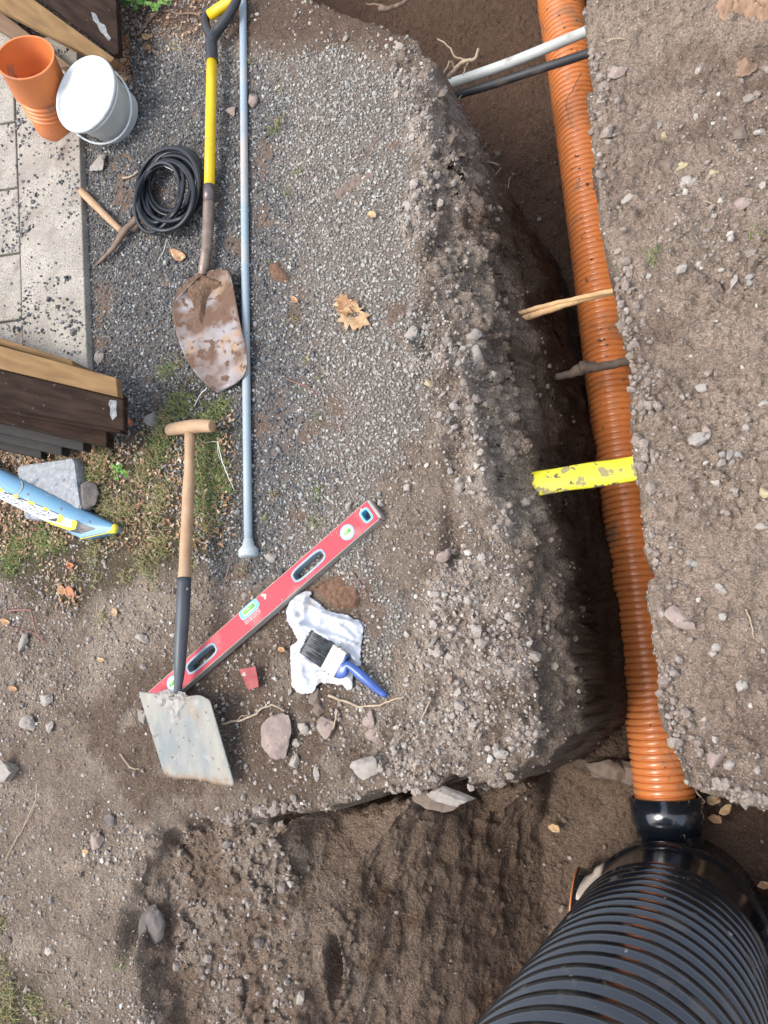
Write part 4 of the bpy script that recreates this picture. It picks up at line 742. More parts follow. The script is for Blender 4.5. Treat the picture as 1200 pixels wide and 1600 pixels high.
us_, inv = np.unique(Q, return_inverse=True); Vv = np.stack([X, Y, Zr], -1).reshape(-1, 3)[us_]; c = Vv.mean(0); me = rawmesh('rag', Vv-c, inv.reshape(-1, 4), True); me.materials.append(ragm)
ro = bpy.data.objects.new('rag', me); COL.objects.link(ro); ro.location = c.tolist(); s = ro.modifiers.new('t', 'SOLIDIFY'); s.thickness = .0015; tag(ro, 'crumpled white cotton rag on the soil under the paint brush', 'rag')
zb = .038; pb = empty('paint_brush', W(520, 1030, .0), 'wide black-bristled paint brush with blue handle lying on the rag', 'paint brush')
C0, C1, C2 = W(477, 1001, zb-.004), W(513, 1025, zb), W(534, 1041, zb); bu = C2-C0; bu /= np.linalg.norm(bu); bv = np.cross(Z3, bu); bv /= np.linalg.norm(bv); bn_ = np.cross(bu, bv)
hair = mat('bristle', (.018, .020, .022), (.07, .074, .08), 60, .5, .0012, 40, None, stretch=(1, 1, 1))
V = []; F_ = []; rng2 = np.random.default_rng(3); fer_l = np.linalg.norm(C2-C1); L0 = np.linalg.norm(C1-C0); hw = .0335
b_ = MB()
for k in range(420):
    v = rng2.uniform(-hw, hw)*.97; n_ = rng2.uniform(-.008, .0075); e0 = C1+bv*v+bn_*n_; e1 = C1-bu*(L0+rng2.uniform(-.006, .002)-.002*(v/hw)**2)+bv*(v*1.02+rng2.uniform(-.003, .003))+bn_*(n_*.7-.002+rng2.uniform(-.001, .001))
    m_ = (e0+e1)/2+bn_*.001; b_.tube([e0, m_, e1], [.0011, .0010, .0005], 4, cap=False)
b_.box((C0+C1)/2+bu*.004, bu, bv, bn_, L0*.86, hw*1.94, .011); b_.build('bristles', hair, pb, False)
fer = mat('steel_ferrule', (.42, .40, .36), (.32, .30, .27), 30, .38, .0004, 60, [((.72, .71, .66), 50, .55, .1, .6)], metal=.55)
f_ = MB(); f_.box(C1+bu*fer_l/2, bu, bv, bn_, fer_l, hw*2+.003, .018); fo = f_.build('ferrule', fer, pb, bevel=.003)
f_ = MB()
for t in (.3, .38, .62): f_.box(C1+bu*fer_l*t, bu, bv, bn_, .0018, hw*2+.0042, .0192)
f_.build('crimp', mat('dark_steel', (.16, .155, .14), None, 20, .5, metal=.5), fo)
blu = mat('blue_gloss', (.030, .075, .26), (.035, .085, .30), 10, .32, .0002, 50, [((.25, .30, .42), 60, .72, .03, .6)], coat=.2)
cc = [C2+bu*-.004, C2+bu*.006, W(544, 1040, zb), W(552, 1045, zb-.001), W(566, 1057, zb-.004), W(580, 1069, zb-.010), W(593, 1080, zb-.018), W(604, 1088, zb-.022)]
ccs = spline(cc, 6); wd_ = np.interp(np.linspace(0, 1, len(ccs)), [0, .10, .24, .34, .55, .8, .97, 1], [.034, .031, .013, .0095, .0125, .0095, .0075, .004]); V = []
nS = 16
for i, p in enumerate(ccs):
    t = ccs[min(i+1, len(ccs)-1)]-ccs[max(i-1, 0)]; t /= np.linalg.norm(t); s_ = np.cross(Z3, t); s_ /= np.linalg.norm(s_)
    for j in range(nS): a = 2*math.pi*j/nS; V.append(p+s_*wd_[i]*math.cos(a)+Z3*min(.0088, wd_[i]*.95)*math.sin(a))
n_ = len(ccs); F_ = [(i*nS+j, i*nS+(j+1) % nS, (i+1)*nS+(j+1) % nS, (i+1)*nS+j) for i in range(n_-1) for j in range(nS)]+[tuple(range(nS)), tuple((n_-1)*nS+j for j in range(nS))]
MB().add(V, F_).build('handle', blu, pb, True)

# ------------------------------------------------------------ shard, concrete block, blue case
sh = mat('faded_red', (.22, .03, .035), (.30, .07, .065), 30, .7, .0005, 90, [((.62, .56, .50), 20, .66, .05, .9)])
plate([(374, 1046), (400, 1041), (404, 1062), (405, 1073), (389, 1078), (382, 1062)], .016, .003, 'tile_shard', sh, 'broken faded red flat shard on the soil near the spade socket', 'shard', curl=.002, smooth=False)
conc = mat('grey_concrete', (.21, .22, .23), (.30, .31, .32), 60, .9, .0018, 200, [((.13, .15, .18), 26, .60, .08, .95), ((.52, .52, .50), 120, .64, .04, .95)])
P2 = [W(a, b, .05)[:2] for a, b in [(26, 733), (30, 727), (114, 715), (118, 722), (127, 788), (126, 796), (62, 812), (38, 810)]]; c = np.mean(P2, 0)
cb = MB().prism(P2, -.01, .05).build('concrete_block', conc, None, bevel=.006, origin=(c[0], c[1], 0)); tag(cb, 'grey concrete block half hidden under the blue case', 'concrete block')
P3 = [W(a, b, .05)[:2] for a, b in [(103, 717.5), (113, 716), (117, 722), (126, 788), (124, 794), (114, 797), (112, 770)]]; MB().prism(P3, .049, .0525).build('rim', conc, cb, bevel=.002, origin=(c[0], c[1], 0))
for o in list(cb.children): o.parent = None; o.parent = cb; o.location = (0, 0, 0)
cs = empty('saw_case', W(60, 790, 0), 'blue tapering plastic case with black, white and yellow sticker and yellow tip', 'case')
U0, U1 = np.array([-90., 688.]), np.array([180., 821.]); D0, D1 = np.array([-90., 735.]), np.array([126., 841.])
cbl = mat('light_blue_plastic', (.14, .29, .43), (.12, .26, .39), 8, .4, .0003, 60, [((.45, .42, .34), 14, .66, .06, .8)])
def cpt(s_, t, lift=0.):
    "surface of the case: s along it, t from its upper edge (0) to its lower edge (1)"
    up = U0+(U1-U0)*min(s_, 1.); 
    dn_ = D0+(D1-D0)*min(s_/.80, 1.) if s_ <= .8 else D1+(np.array([180., 829.])-D1)*((s_-.8)/.2)
    q = up+(dn_-up)*t; w = np.linalg.norm(dn_-up)/60
    prof_ = math.sin(math.pi*min(1, t/.5)*.5)**.6 if t < .5 else 1-.42*((t-.5)/.5)**1.3
    base = .052*(1-.25*sst(.55, .95, s_)) if True else 0
    return W(q[0], q[1], base+(.032*prof_*min(1., w))+lift)
ns, nt_ = 60, 24; V = [cpt(i/ns, j/nt_) for i in range(ns+1) for j in range(nt_+1)]; nb = len(V)
V += [p-np.array([0, 0, .03+(.02 if i % (nt_+1) else 0)]) for i, p in enumerate(V)]
g_ = nt_+1; F_ = [(i*g_+j, i*g_+j+1, (i+1)*g_+j+1, (i+1)*g_+j) for i in range(ns) for j in range(nt_)]; F_ += [tuple(nb+k for k in f)[::-1] for f in F_]
F_ += [(i*g_, (i+1)*g_, nb+(i+1)*g_, nb+i*g_) for i in range(ns)]+[(i*g_+nt_, nb+i*g_+nt_, nb+(i+1)*g_+nt_, (i+1)*g_+nt_) for i in range(ns)]+[(j, nb+j, nb+j+1, j+1) for j in range(nt_)]+[(ns*g_+j, ns*g_+j+1, nb+ns*g_+j+1, nb+ns*g_+j) for j in range(nt_)]
MB().add(V, F_).build('case_body', cbl, cs, True)
def inv(px, py):
    "s, t on the case nearest to a photo point"
    best = None
    for i in range(0, 201):
        for j in range(0, 41):
            s_, t = i/200, j/40; p = _grid[i, j]; d = (p[0]-px)**2+(p[1]-py)**2
            if best is None or d < best[0]: best = (d, s_, t)
    return best[1:]
_grid = np.array([[PX(*cpt(i/200, j/40)[:2].reshape(2, 1), cpt(i/200, j/40)[2]) for j in range(41)] for i in range(201)]).reshape(201, 41, 2)
def decal(poly, m, name, lift, par):
    st = [inv(a, b) for a, b in poly]; P_ = []
    for k in range(len(st)):
        a, b = np.array(st[k]), np.array(st[(k+1) % len(st)]); nseg = max(1, int(np.linalg.norm((b-a)*np.array([270, 45]))/4))
        for q in range(nseg): P_.append(a+(b-a)*q/nseg)
    c = np.mean(P_, 0); n = len(P_); V = []
    for r in (1, .66, .33): V += [cpt(*(c+(p-c)*r), lift) for p in P_]
    V.append(cpt(*c, lift)); F_ = []
    for k in (0, 1): F_ += [(k*n+i, k*n+(i+1) % n, (k+1)*n+(i+1) % n, (k+1)*n+i) for i in range(n)]
    F_ += [(2*n+i, 2*n+(i+1) % n, 3*n) for i in range(n)]
    return MB().add(V, F_).build(name, m, par, True)
wst = mat('white_sticker', (.66, .72, .72), (.58, .64, .64), 14, .4); yst = mat('yellow_sticker', (.78, .72, .02), None, 10, .4); kst = mat('black_sticker', (.02, .022, .025), None, 10, .4)
stc = decal([(-60, 740), (-20, 756), (3, 765), (40, 782), (78, 797), (92, 806), (118, 815), (108, 829), (84, 822), (62, 816), (30, 803), (0, 790), (-60, 766)], wst, 'sticker', .0010, cs)
decal([(118, 814), (120, 813), (148, 825), (146, 828), (122, 833), (100, 829), (86, 824), (108, 826)], kst, 'sticker_panel', .0013, stc)
for p_ in ([(92, 804), (99, 807), (96, 818), (88, 816)], [(113, 812), (121, 815), (118, 827), (111, 826)], [(66, 813), (111, 825), (118, 827), (108, 829), (80, 821)], [(0, 762), (6, 766), (3, 769), (-2, 767)], [(20, 772), (29, 775), (27, 779), (20, 776)], [(44, 782), (54, 786), (52, 789), (44, 786)], [(68, 792), (77, 796), (75, 799), (68, 796)]):
    decal(p_, yst, 'yellow_corner', .0018, stc)
decal([(72, 812), (89, 809), (88, 815)], kst, 'black_corner', .0019, stc)
_o1 = [(7, 768), (18, 772), (19, 773.5), (6, 769.5)]
for a, b in ((6, 767.5), (29, 777), (54, 787), (77, 797)): decal([(a, b), (a+14, b+5.5), (a+14, b+7.2), (a, b+1.7)], kst, 'black_line', .0020, stc)
# outlined slanted capitals of the worn sticker, read from the far side
lt = MB()
def stroke(x0, y0, x1, y1, w=.0011):
    a, b = inv(x0, y0), inv(x1, y1); p = [cpt(a[0]+(b[0]-a[0])*k/4, a[1]+(b[1]-a[1])*k/4, .0022) for k in range(5)]; lt.tube(p, w, 5, flat=.25)
for gx, gy in ((-4, 766), (17, 775), (38, 784), (59, 793)):
    for q in ([(18, 9), (2, 12)], [(18, 9), (11, 4), (-3, 6)], [(12, 6), (0, 9)], [(2, 12), (-5, 8)], [(8, 12), (16, 14), (20, 11)]):
        for (a, b), (c_, d_) in zip(q[:-1], q[1:]): stroke(gx+a, gy+b, gx+c_, gy+d_)
lt.build('lettering', kst, stc, True, fix=False)
V = [cpt(.80+.2*k/14, 1.0, -.004) for k in range(15)]+[cpt(1.0, 1-.25*k, -.002) for k in range(1, 5)]
MB().tube(V, [.004]*12+[.006, .008, .0095, .0105, .011, .010, .007], 14).build('yellow_tip', mat('yellow_rubber', (.62, .52, .03), (.5, .42, .04), 30, .6, .0005, 80), cs, True)
for a, b in ((44, 773), (95, 795), (140, 816)):
    s_, t = inv(a, b); MB().lathe([(.004, 0), (.0036, .0012), (.0, .0014)], cpt(s_, t, .0002), Z3, 14).build('screw', stl, cs, True)
s_ = [inv(33, 752), inv(36, 757), inv(34, 764), inv(29, 771), inv(22, 774)]; MB().tube(spline([cpt(a, b, .002) for a, b in s_], 4), .0012, 6).build('cord', mat('tan_cord', (.6, .5, .3), None, 20, .8), cs, True)

# ------------------------------------------------------------ single stones
def stone_mesh(r, flat, seed, elong=1.):
    V, Fc = ico(); V = [tuple(v) for v in V]; Fc = [tuple(f) for f in Fc]
    for _ in range(3):
        ed = {}; nf = []
        def md(a, b):
            k = (min(a, b), max(a, b))
            if k not in ed: p = np.array(V[a])+np.array(V[b]); V.append(tuple(p/np.linalg.norm(p))); ed[k] = len(V)-1
            return ed[k]
        for a, b, c in Fc: x, y, z = md(a, b), md(b, c), md(c, a); nf += [(a, x, z), (b, y, x), (c, z, y), (x, y, z)]
        Fc = nf
    V = np.array(V); g = np.random.default_rng(seed)
    for _ in range(12):
        n = g.normal(size=3); n /= np.linalg.norm(n); d = V@n-g.uniform(.45, .80); V = V-np.clip(d, 0, 9)[:, None]*n*.97
    V *= 1.2; V = V*(1+.16*fbm(V[:, 0]+seed, V[:, 1], V[:, 2], 2.2, 5, seed)[:, None]); V *= np.array([elong, 1/elong**.5, flat])*r; return V, np.array(Fc)
def smat(n, c, d): return mat(n, c, d, 45, .95, .003, 90, [((.12, .10, .085), 60, .66, .06, .95), (tuple(min(.9, v*1.5) for v in c), 90, .68, .05, .9)])
SM = dict(pink=smat('pinkish_stone', (.29, .225, .19), (.22, .17, .145)), grey=smat('grey_stone', (.25, .235, .21), (.19, .175, .155)), pale=smat('pale_stone', (.31, .28, .245), (.24, .21, .18)), yel=smat('yellow_stone', (.36, .30, .18), (.29, .235, .14)), dark=smat('dark_stone', (.10, .09, .085), (.15, .13, .115)), brn=smat('brown_stone', (.17, .13, .10), (.12, .09, .07)))
def stone(px, py, rp, col, label, z=0., flat=.6, elong=1.15, ang=0., group=None, sink=.25, seed=None):
    seed = seed or int(px*7+py); x, y, _ = W(px, py, z); zz = float(gz(x, y))
    if z < -.02: zz = z
    p = W(px, py, zz+rp*.0008); r = rp*np.linalg.norm(W(px+5, py, zz)[:2]-W(px-5, py, zz)[:2])/10*1.05; V, Fc = stone_mesh(r, flat, seed, elong)
    me = rawmesh('stone', V, Fc, True); me.materials.append(SM[col]); o = bpy.data.objects.new('stone', me); COL.objects.link(o); o.location = (p[0], p[1], zz+r*flat*(1-sink)); o.rotation_euler = (.1*math.sin(seed), .1*math.cos(seed), ang)
    q = o.modifiers.new('e', 'EDGE_SPLIT'); q.split_angle = math.radians(30); return tag(o, label, 'stone', group or 'loose stones')
LS = [
 (436, 1148, 23, 'pink', 'largest flat pinkish stone, right of the spade blade', 0, .5, 1.12, 1.3), (506, 1137, 13, 'pink', 'triangular pinkish stone below the white rag', 0, .5, 1.1, .3), (492, 1090, 9, 'brn', 'brown angular stone touching the lower edge of the rag', 0, .6, 1.2, .9),
 (497, 1107, 8, 'brn', 'small brown stone midway between the rag and triangular stone', 0, .6, 1.1, .5), (474, 1136, 8, 'pale', 'small pale stone between the largest pinkish stone and triangular stone', 0, .6, 1.1, .2), (462, 1159, 6, 'pale', 'tiny pale stone touching the lower right of the largest pinkish stone', 0, .6, 1., 0),
 (576, 1125, 10, 'pink', 'upright pinkish stone below the tip of the brush handle', 0, .6, 1.15, 1.4), (580, 1150, 11, 'pink', 'flat pinkish stone just below the upright pinkish one', 0, .4, 1.2, 0), (569, 1197, 18, 'pale', 'large half-buried buff stone near the lower trench edge', 0, .5, 1.15, .2), (592, 1201, 7, 'pale', 'small pale stone right of the half-buried buff stone', 0, .7, 1., 0),
 (460, 1190, 8, 'pale', 'pale pointed stone below the largest pinkish stone', 0, .6, 1.3, 1.2), (494, 1210, 5, 'pale', 'thin white sliver of stone near the lower trench edge', 0, .5, 1.9, -1.2), (14, 1206, 15, 'pale', 'large light grey stone at the left photo edge', 0, .6, 1.1, .4), (74, 1092, 8, 'pale', 'dull grey stone in brown soil left of the spade blade', 0, .5, 1.3, 0), (45, 1130, 9, 'pale', 'square pale pink stone left of the spade blade', 0, .6, 1., .1),
 (78, 1136, 6, 'pale', 'small round pale stone right of the square pale pink stone', 0, .6, 1., 0), (223, 997, 7, 'pale', 'pale grey stone left of the spade socket', 0, .5, 1.2, .1), (36, 1007, 7, 'pale', 'oval grey stone at left below the forked twig', 0, .6, 1.6, 1.2), (223, 1118, 9, 'pale', 'grey stone touching the left edge of the spade blade', 0, .5, 1., .5),
 (157, 770+0, 0, 'dark', '', 0, 0, 1, 0),
 (142, 776, 15, 'dark', 'rounded dark stone beside the concrete block', 0, .7, 1.1, .2), (156, 741+0, 0, 'dark', '', 0, 0, 1, 0), (373, 835, 0, 'dark', '', 0, 0, 1, 0), (424, 871, 7, 'pale', 'pale stone right of the pole flange', 0, .6, 1.1, .5), (545, 790, 6, 'pale', 'small beige stone just left of the level tip', 0, .6, 1.2, 1.2),
 (238, 656+0, 10, 'grey', 'pale grey stone above the spade T handle', 0, .5, 1.1, 1.), (157, 258, 9, 'pale', 'pale stone on the dark gravel left of the hose coil', 0, .5, 1.2, .9), (154, 559, 7, 'pale', 'pale stone on gravel near the end of the top timber beam', 0, .5, 1., .3), (395, 157, 8, 'pink', 'pinkish stone right of the pole near the top', 0, .6, 1., 0), (363, 174, 7, 'pink', 'pinkish stone between the yellow shaft and the pole', 0, .6, 1., 1),
 (739, 553, 17, 'pale', 'biggest pale stone jutting from the trench edge', -.06, .8, 1.25, 1.3), (736, 526, 13, 'pale', 'pale stone jutting just above the biggest edge stone', -.06, .8, 1.1, .2), (726, 582, 13, 'pale', 'pale angular stone just below the biggest edge stone', -.05, .8, 1.2, .9), (749, 586, 9, 'pale', 'small pale stone hanging right of the angular edge stone', -.09, .8, 1., .9), (748, 630, 12, 'pink', 'pinkish pale stone lowest in the column of edge stones', -.08, .7, 1.3, 1.2), (735, 615, 11, 'pale', 'greyish stone in the edge column above the pinkish one', -.07, .7, 1.1, .3),
 (645, 521, 10, 'pale', 'flat pale stone on the gravel near the trench edge', 0, .6, 1.2, 0), (671, 600, 6, 'yel', 'small yellowish stone on the gravel near the trench edge', 0, .7, 1., 0), (637, 763, 6, 'pale', 'small pale stone left of the yellow pipe cover', 0, .7, 1., 0), (754, 766, 9, 'pale', 'pale stone on the bank left of the yellow cover', -.06, .6, 1.4, 0), (808, 748, 12, 'brn', 'brown clod wedged at the left end of the yellow cover', -.19, .8, 1.1, 0), (815, 768, 15, 'pale', 'round pale stone under the left end of the yellow cover', -.22, .8, 1.1, 1.2),
 (692, 868, 9, 'pink', 'pinkish stone in the crack of the trench edge', -.02, .7, 1.2, .7), (710, 862, 5, 'pale', 'small white stone beside the pinkish stone in the crack', -.02, .7, 1., 0), (793, 828, 9, 'grey', 'grey stone on the trench slope below the yellow cover', -.12, .7, 1., 0), (822, 1068, 10, 'pale', 'pale curved stone sticking out of the trench wall', -.10, .7, 1.4, .2), (784, 1178, 9, 'pale', 'flat triangular pale stone in the rubble near the corner', -.02, .5, 1.3, 0), (820, 1170, 6, 'pale', 'small pink-white stone near the trench corner', -.05, .7, 1., 0),
 (708, 1245, 19, 'pale', 'large pale stone overhanging the pit edge', -.035, .7, 1.7, -.1), (675, 1243, 20, 'brn', 'brownish slab of stone left of the overhanging pale stone', -.05, .6, 1.6, -.2), (950, 1200, 22, 'brn', 'big brown clod on the pit floor left of the orange pipe', -.78, .8, 1.3, -.4), (984, 1206, 18, 'brn', 'second brown clod lying against the orange pipe', -.78, .7, 1.3, -.5),
 (236, 1455, 19, 'dark', 'largest dark grey stone in the left shelf crack', -.09, .6, 1.4, 1.2), (317, 1446, 11, 'grey', 'upper grey stone of a close trio on the shelf', -.15, .6, 1.2, .8), (311, 1466, 10, 'pale', 'pale right-hand stone of the trio on the shelf', -.15, .6, 1.2, 0), (300, 1474, 8, 'grey', 'lowest bluish stone of the trio on the shelf', -.15, .5, 1.1, .5), (354, 1399, 13, 'yel', 'brownish-yellow stone at the edge of the shelf', -.18, .6, 1.1, .2), (233, 1495, 12, 'dark', 'dark stone below the largest one in the shelf crack', -.09, .6, 1.1, .2), (151, 1311, 9, 'pink', 'pinkish stone left of the pit corner', 0, .6, 1.2, .9), (174, 1282, 7, 'dark', 'dark grey stone above the pit corner', 0, .6, 1., 0),
 (1094, 686, 14, 'pale', 'largest greyish stone midway down the right bank', 0, .5, 1.2, .3), (1104, 672, 8, 'pink', 'pinkish stone touching the largest bank stone', 0, .6, 1.1, .9), (1098, 607, 9, 'pale', 'pale triangular stone on the right bank', 0, .5, 1.3, .1), (1107, 583, 6, 'pink', 'pink stone above the pale triangular bank stone', 0, .6, 1., 0), (1037, 213, 6, 'yel', 'yellow stone beside a small hollow on the upper bank', 0, .7, 1.1, 0), (1030, 196, 5, 'grey', 'grey stone standing just above the yellow stone', 0, .7, 1.5, 1.2), (1115, 270, 6, 'yel', 'lone yellow stone at right on the upper bank', 0, .7, 1.2, .2),
 (1075, 284, 11, 'pale', 'pale blocky stone on the upper bank', 0, .5, 1.2, .1), (1064, 258, 9, 'yel', 'buff ringed stone above the pale blocky stone', 0, .4, 1.2, .1), (1045, 258, 10, 'brn', 'brownish stone left of the buff ringed stone', 0, .5, 1.1, .6), (1092, 109, 8, 'pale', 'pale cornered stone high on the bank', 0, .5, 1.2, .1), (962, 110, 11, 'pink', 'flat reddish stone near the pipe at the top', 0, .4, 1.3, .4), (983, 310, 9, 'pale', 'buff lump near the bank edge above the roots', 0, .6, 1.1, .2), (1160, 315, 11, 'pink', 'pinkish stone at right edge of the bank', 0, .5, 1.2, .1), (1157, 210, 12, 'brn', 'round brown clod at right on the upper bank', 0, .6, 1.1, 0), (1187, 205, 7, 'pale', 'pale stone right of the round brown clod', 0, .5, 1.2, .3),
 (1033, 371, 7, 'pale', 'pale stone above the tiny grass sprout on the bank', 0, .6, 1.1, .4), (1173, 432, 7, 'grey', 'upper grey pebble of a pair at right on the bank', 0, .6, 1., 0), (1171, 443, 6, 'grey', 'lower grey pebble of the pair at right on the bank', 0, .6, 1., 0), (1147, 440, 6, 'pale', 'upright thin stone left of the grey pebble pair', 0, .5, 2., 1.3), (1194, 632, 7, 'pale', 'white stone at the right photo edge', 0, .6, 1.2, .5),
 (1129, 709, 6, 'grey', 'leftmost grey stone of a cluster on the bank', 0, .6, 1.2, .3), (1140, 712, 6, 'grey', 'tilted stone in the middle of the bank cluster', 0, .6, 1.4, 1.2), (1155, 710, 6, 'grey', 'rightmost stone of the bank cluster', 0, .6, 1., .3), (1077, 878, 6, 'grey', 'left stone of the grey pair on the lower bank', 0, .6, 1., .3), (1086, 881, 6, 'grey', 'right stone of the grey pair on the lower bank', 0, .6, 1., .8), (1124, 917, 8, 'pale', 'long pale stone slanting on the lower bank', 0, .5, 1.6, -.6),
 (1190, 821, 7, 'pale', 'white oval stone at the right photo edge below the yellow one', 0, .5, 1.4, 0), (1196, 770, 10, 'yel', 'yellow crumbly lump at the right photo edge', 0, .7, 1., 1.2), (1129, 965, 7, 'pale', 'pale rounded stone in the middle of the lower bank', 0, .6, 1.1, .3), (1121, 1011, 8, 'pale', 'white stone in a close group on the lower bank', 0, .6, 1., .2), (1114, 1020, 6, 'pale', 'smaller pale stone left of the white grouped one', 0, .6, 1., .2), (1157, 1073, 9, 'pale', 'angular white stone lower right on the bank', 0, .6, 1.2, .8),
 (1062, 968, 16, 'pink', 'flat pinkish slab low on the bank near the pipe', 0, .35, 1.5, -.6), (1118, 1155, 7, 'pale', 'bright stone near the bottom corner of the bank', 0, .6, 1., .2), (1118, 1185, 14, 'pink', 'light streaked stone on the rounded bank corner', -.01, .5, 1.3, 1.), (1140, 1195, 9, 'pale', 'whitish angular chip right of the streaked corner stone', 0, .5, 1.3, .5), (1038, 895, 0, 'pale', '', 0, 0, 1, 0)]
for L_ in LS:
    if L_[2] <= 0: continue
    stone(*L_[:5], z=L_[5], flat=L_[6], elong=L_[7], ang=L_[8])

# ------------------------------------------------------------ twigs and root ends
tw = mat('twig_bark', (.20, .13, .09), (.13, .085, .06), 40, .85, .0006, 150); tr = mat('red_twig', (.24, .11, .08), (.16, .08, .06), 40, .7, .0005, 150); pr_ = mat('pale_root', (.42, .33, .23), (.32, .24, .16), 40, .85, .0005, 150); wr = mat('white_fibre', (.66, .60, .50), (.55, .48, .38), 60, .8)
def twig(px, r, m, label, z=0, cat='twig', name='twig', jit=.0015, branches=(), lift=.006):
    def path(q):
        o_ = []
        for k, p in enumerate(q):
            zz = z if not isinstance(z, (list, tuple)) else z[min(k, len(z)-1)]
            x, y, _ = W(p[0], p[1], zz); g_ = float(gz(x, y)) if (zz == 0) else zz; o_.append(W(p[0], p[1], max(g_, zz) + lift + (p[2] if len(p) > 2 else 0)))
        s_ = spline(o_, 7); n = len(s_); s_ = s_+np.stack([fbm(np.arange(n)*.5, np.full(n, px[0][0]*.37+kk*9), 0, 1, 2, 19) for kk in range(3)], -1)*jit; return s_
    b = MB(); s_ = path(px); b.tube(s_, np.linspace(r, r*.55, len(s_)), 8)
    for q in branches: s2 = path(q); b.tube(s2, np.linspace(r*.55, r*.25, len(s2)), 6)
    o = b.build(name, m, None, True, origin=s_[0], fix=False); return tag(o, label, cat)
twig([(214, 56), (228, 40), (240, 24), (254, 17), (285, 21), (318, 20)], .0055, tw, 'long curved brown twig under the black shovel grip', jit=.003)
twig([(170, 68), (195, 84), (207, 108), (215, 140), (220, 175)], .0018, tr, 'thin dark trailing stem beside the bucket', lift=.01)
twig([(192, 278), (204, 276), (216, 268)], .0038, pr_, 'short broken stick poking out left of the hose coil')
twig([(12, 955), (30, 953), (48, 955), (54, 980), (62, 995), (70, 1005)], .0035, tr, 'forked reddish twig at the left above the oval grey stone', branches=([(60, 992), (40, 985), (10, 978)],), jit=.003)
twig([(348, 1132), (372, 1126), (395, 1118), (412, 1106), (430, 1103), (445, 1112)], .0032, pr_, 'wavy pale root running from the spade blade to the pinkish stone', branches=([(372, 1126), (380, 1118), (392, 1119)],), jit=.004)
twig([(513, 1087), (540, 1096), (562, 1104), (590, 1102), (612, 1094), (632, 1090)], .0034, pr_, 'pale bent root below the tip of the blue brush handle', jit=.003)
twig([(671, 1096), (665, 1110), (657, 1127)], .0022, pr_, 'short straight pale twig on the rubble right of the bent root')
twig([(550, 892), (560, 908), (571, 925), (580, 935)], .0022, tr, 'thin reddish stalk at the right of the red-brown soil patch')
twig([(448, 592), (470, 600), (488, 608), (500, 616)], .0024, tr, 'straight reddish stalk on the gravel in the middle')
twig([(362, 870), (357, 890), (350, 915), (342, 950), (338, 975)], .0016, tw, 'thin arched stem between the spade socket and level', lift=.012)
twig([(527, 1110), (524, 1125), (520, 1140)], .0024, pr_, 'short root stub above the triangular pinkish stone')
twig([(205, 1112), (213, 1130), (220, 1146)], .0018, tw, 'dark thin twig left of the spade blade')
twig([(188, 1178), (196, 1190), (205, 1200), (218, 1202)], .0022, pr_, 'small crooked twig at the lower left of the spade blade')
twig([(58, 1225), (55, 1250), (38, 1290), (20, 1320), (8, 1345)], .0018, pr_, 'long thin root trailing down the lower left path', jit=.003)
twig([(52, 1520), (68, 1522), (82, 1523)], .002, tw, 'short brown twig near the bottom left grass')
twig([(140, 1470), (128, 1462), (112, 1456)], .0018, tw, 'thin brown twig on the path left of the pit shelf')
twig([(592, 14, 0), (606, 14), (622, 8), (636, 0), (650, -10)], .0085, tw, 'thick brown root end sticking out at the top of the trench', z=[-.06, -.06, -.07, -.08, -.09], cat='root', name='root', branches=([(606, 14), (592, 8), (572, 6)],), jit=.004)
twig([(700, 122), (712, 108), (722, 98), (732, 94), (742, 92), (747, 77)], .0075, pr_, 'stout broken root stub above the pale conduit', z=[-.22, -.20, -.18, -.17, -.17, -.17], cat='root', name='root', branches=([(728, 95), (712, 88), (700, 72), (684, 60)], [(710, 108), (704, 95), (696, 110), (688, 116)], [(734, 94), (728, 104), (724, 116)]), jit=.003)
for k, (p_, l_, z_) in enumerate([([(688, 168), (712, 158), (722, 148)], 'whitish root hair across the black pipe end', -.27), ([(745, 262), (752, 256), (766, 254), (780, 258)], 'curved pale root end on the wall below the pipes', -.36), ([(785, 318), (792, 300), (797, 276)], 'upright white root hair in the upper trench', -.45), ([(764, 285), (772, 276), (783, 262)], 'fine forked root hair beside the curved root end', -.40), ([(752, 290), (742, 300), (732, 312)], 'fine brown root hair low on the upper wall', -.36), ([(767, 332), (770, 322), (768, 318)], 'tiny white root tip on the upper wall', -.40), ([(848, 545), (858, 539), (868, 542), (871, 550)], 'hooked white root hair in mid trench above the muddy root', -.60)]):
    twig(p_, .0013 if k != 1 else .004, wr if k != 1 else pr_, l_, z=z_, cat='root', name='root_hair')
for p_, l_, z_ in [([(612, 1366), (630, 1368), (645, 1362), (660, 1345)], 'fine white root bent on the slope of the pit', -.62), ([(554, 1462), (562, 1472), (564, 1482)], 'upper white root at the dark hollow in the slope', -.38), ([(550, 1480), (562, 1485), (572, 1493)], 'middle white root at the dark hollow in the slope', -.38), ([(546, 1510), (560, 1516), (572, 1527)], 'lowest white root at the dark hollow in the slope', -.38), ([(622, 1558), (650, 1560), (685, 1553)], 'horizontal white root low on the pit slope', -.62), ([(700, 1435), (722, 1434), (738, 1420), (746, 1404)], 'curved white root on the pit floor', -.80), ([(760, 1336), (775, 1338), (788, 1341)], 'short white root near the top of the pit floor', -.80), ([(740, 1340), (734, 1330), (728, 1325)], 'faint root thread near the top of the pit floor', -.80)]:
    twig(p_, .0016, wr, l_, z=z_, cat='root', name='root_hair', lift=.012)
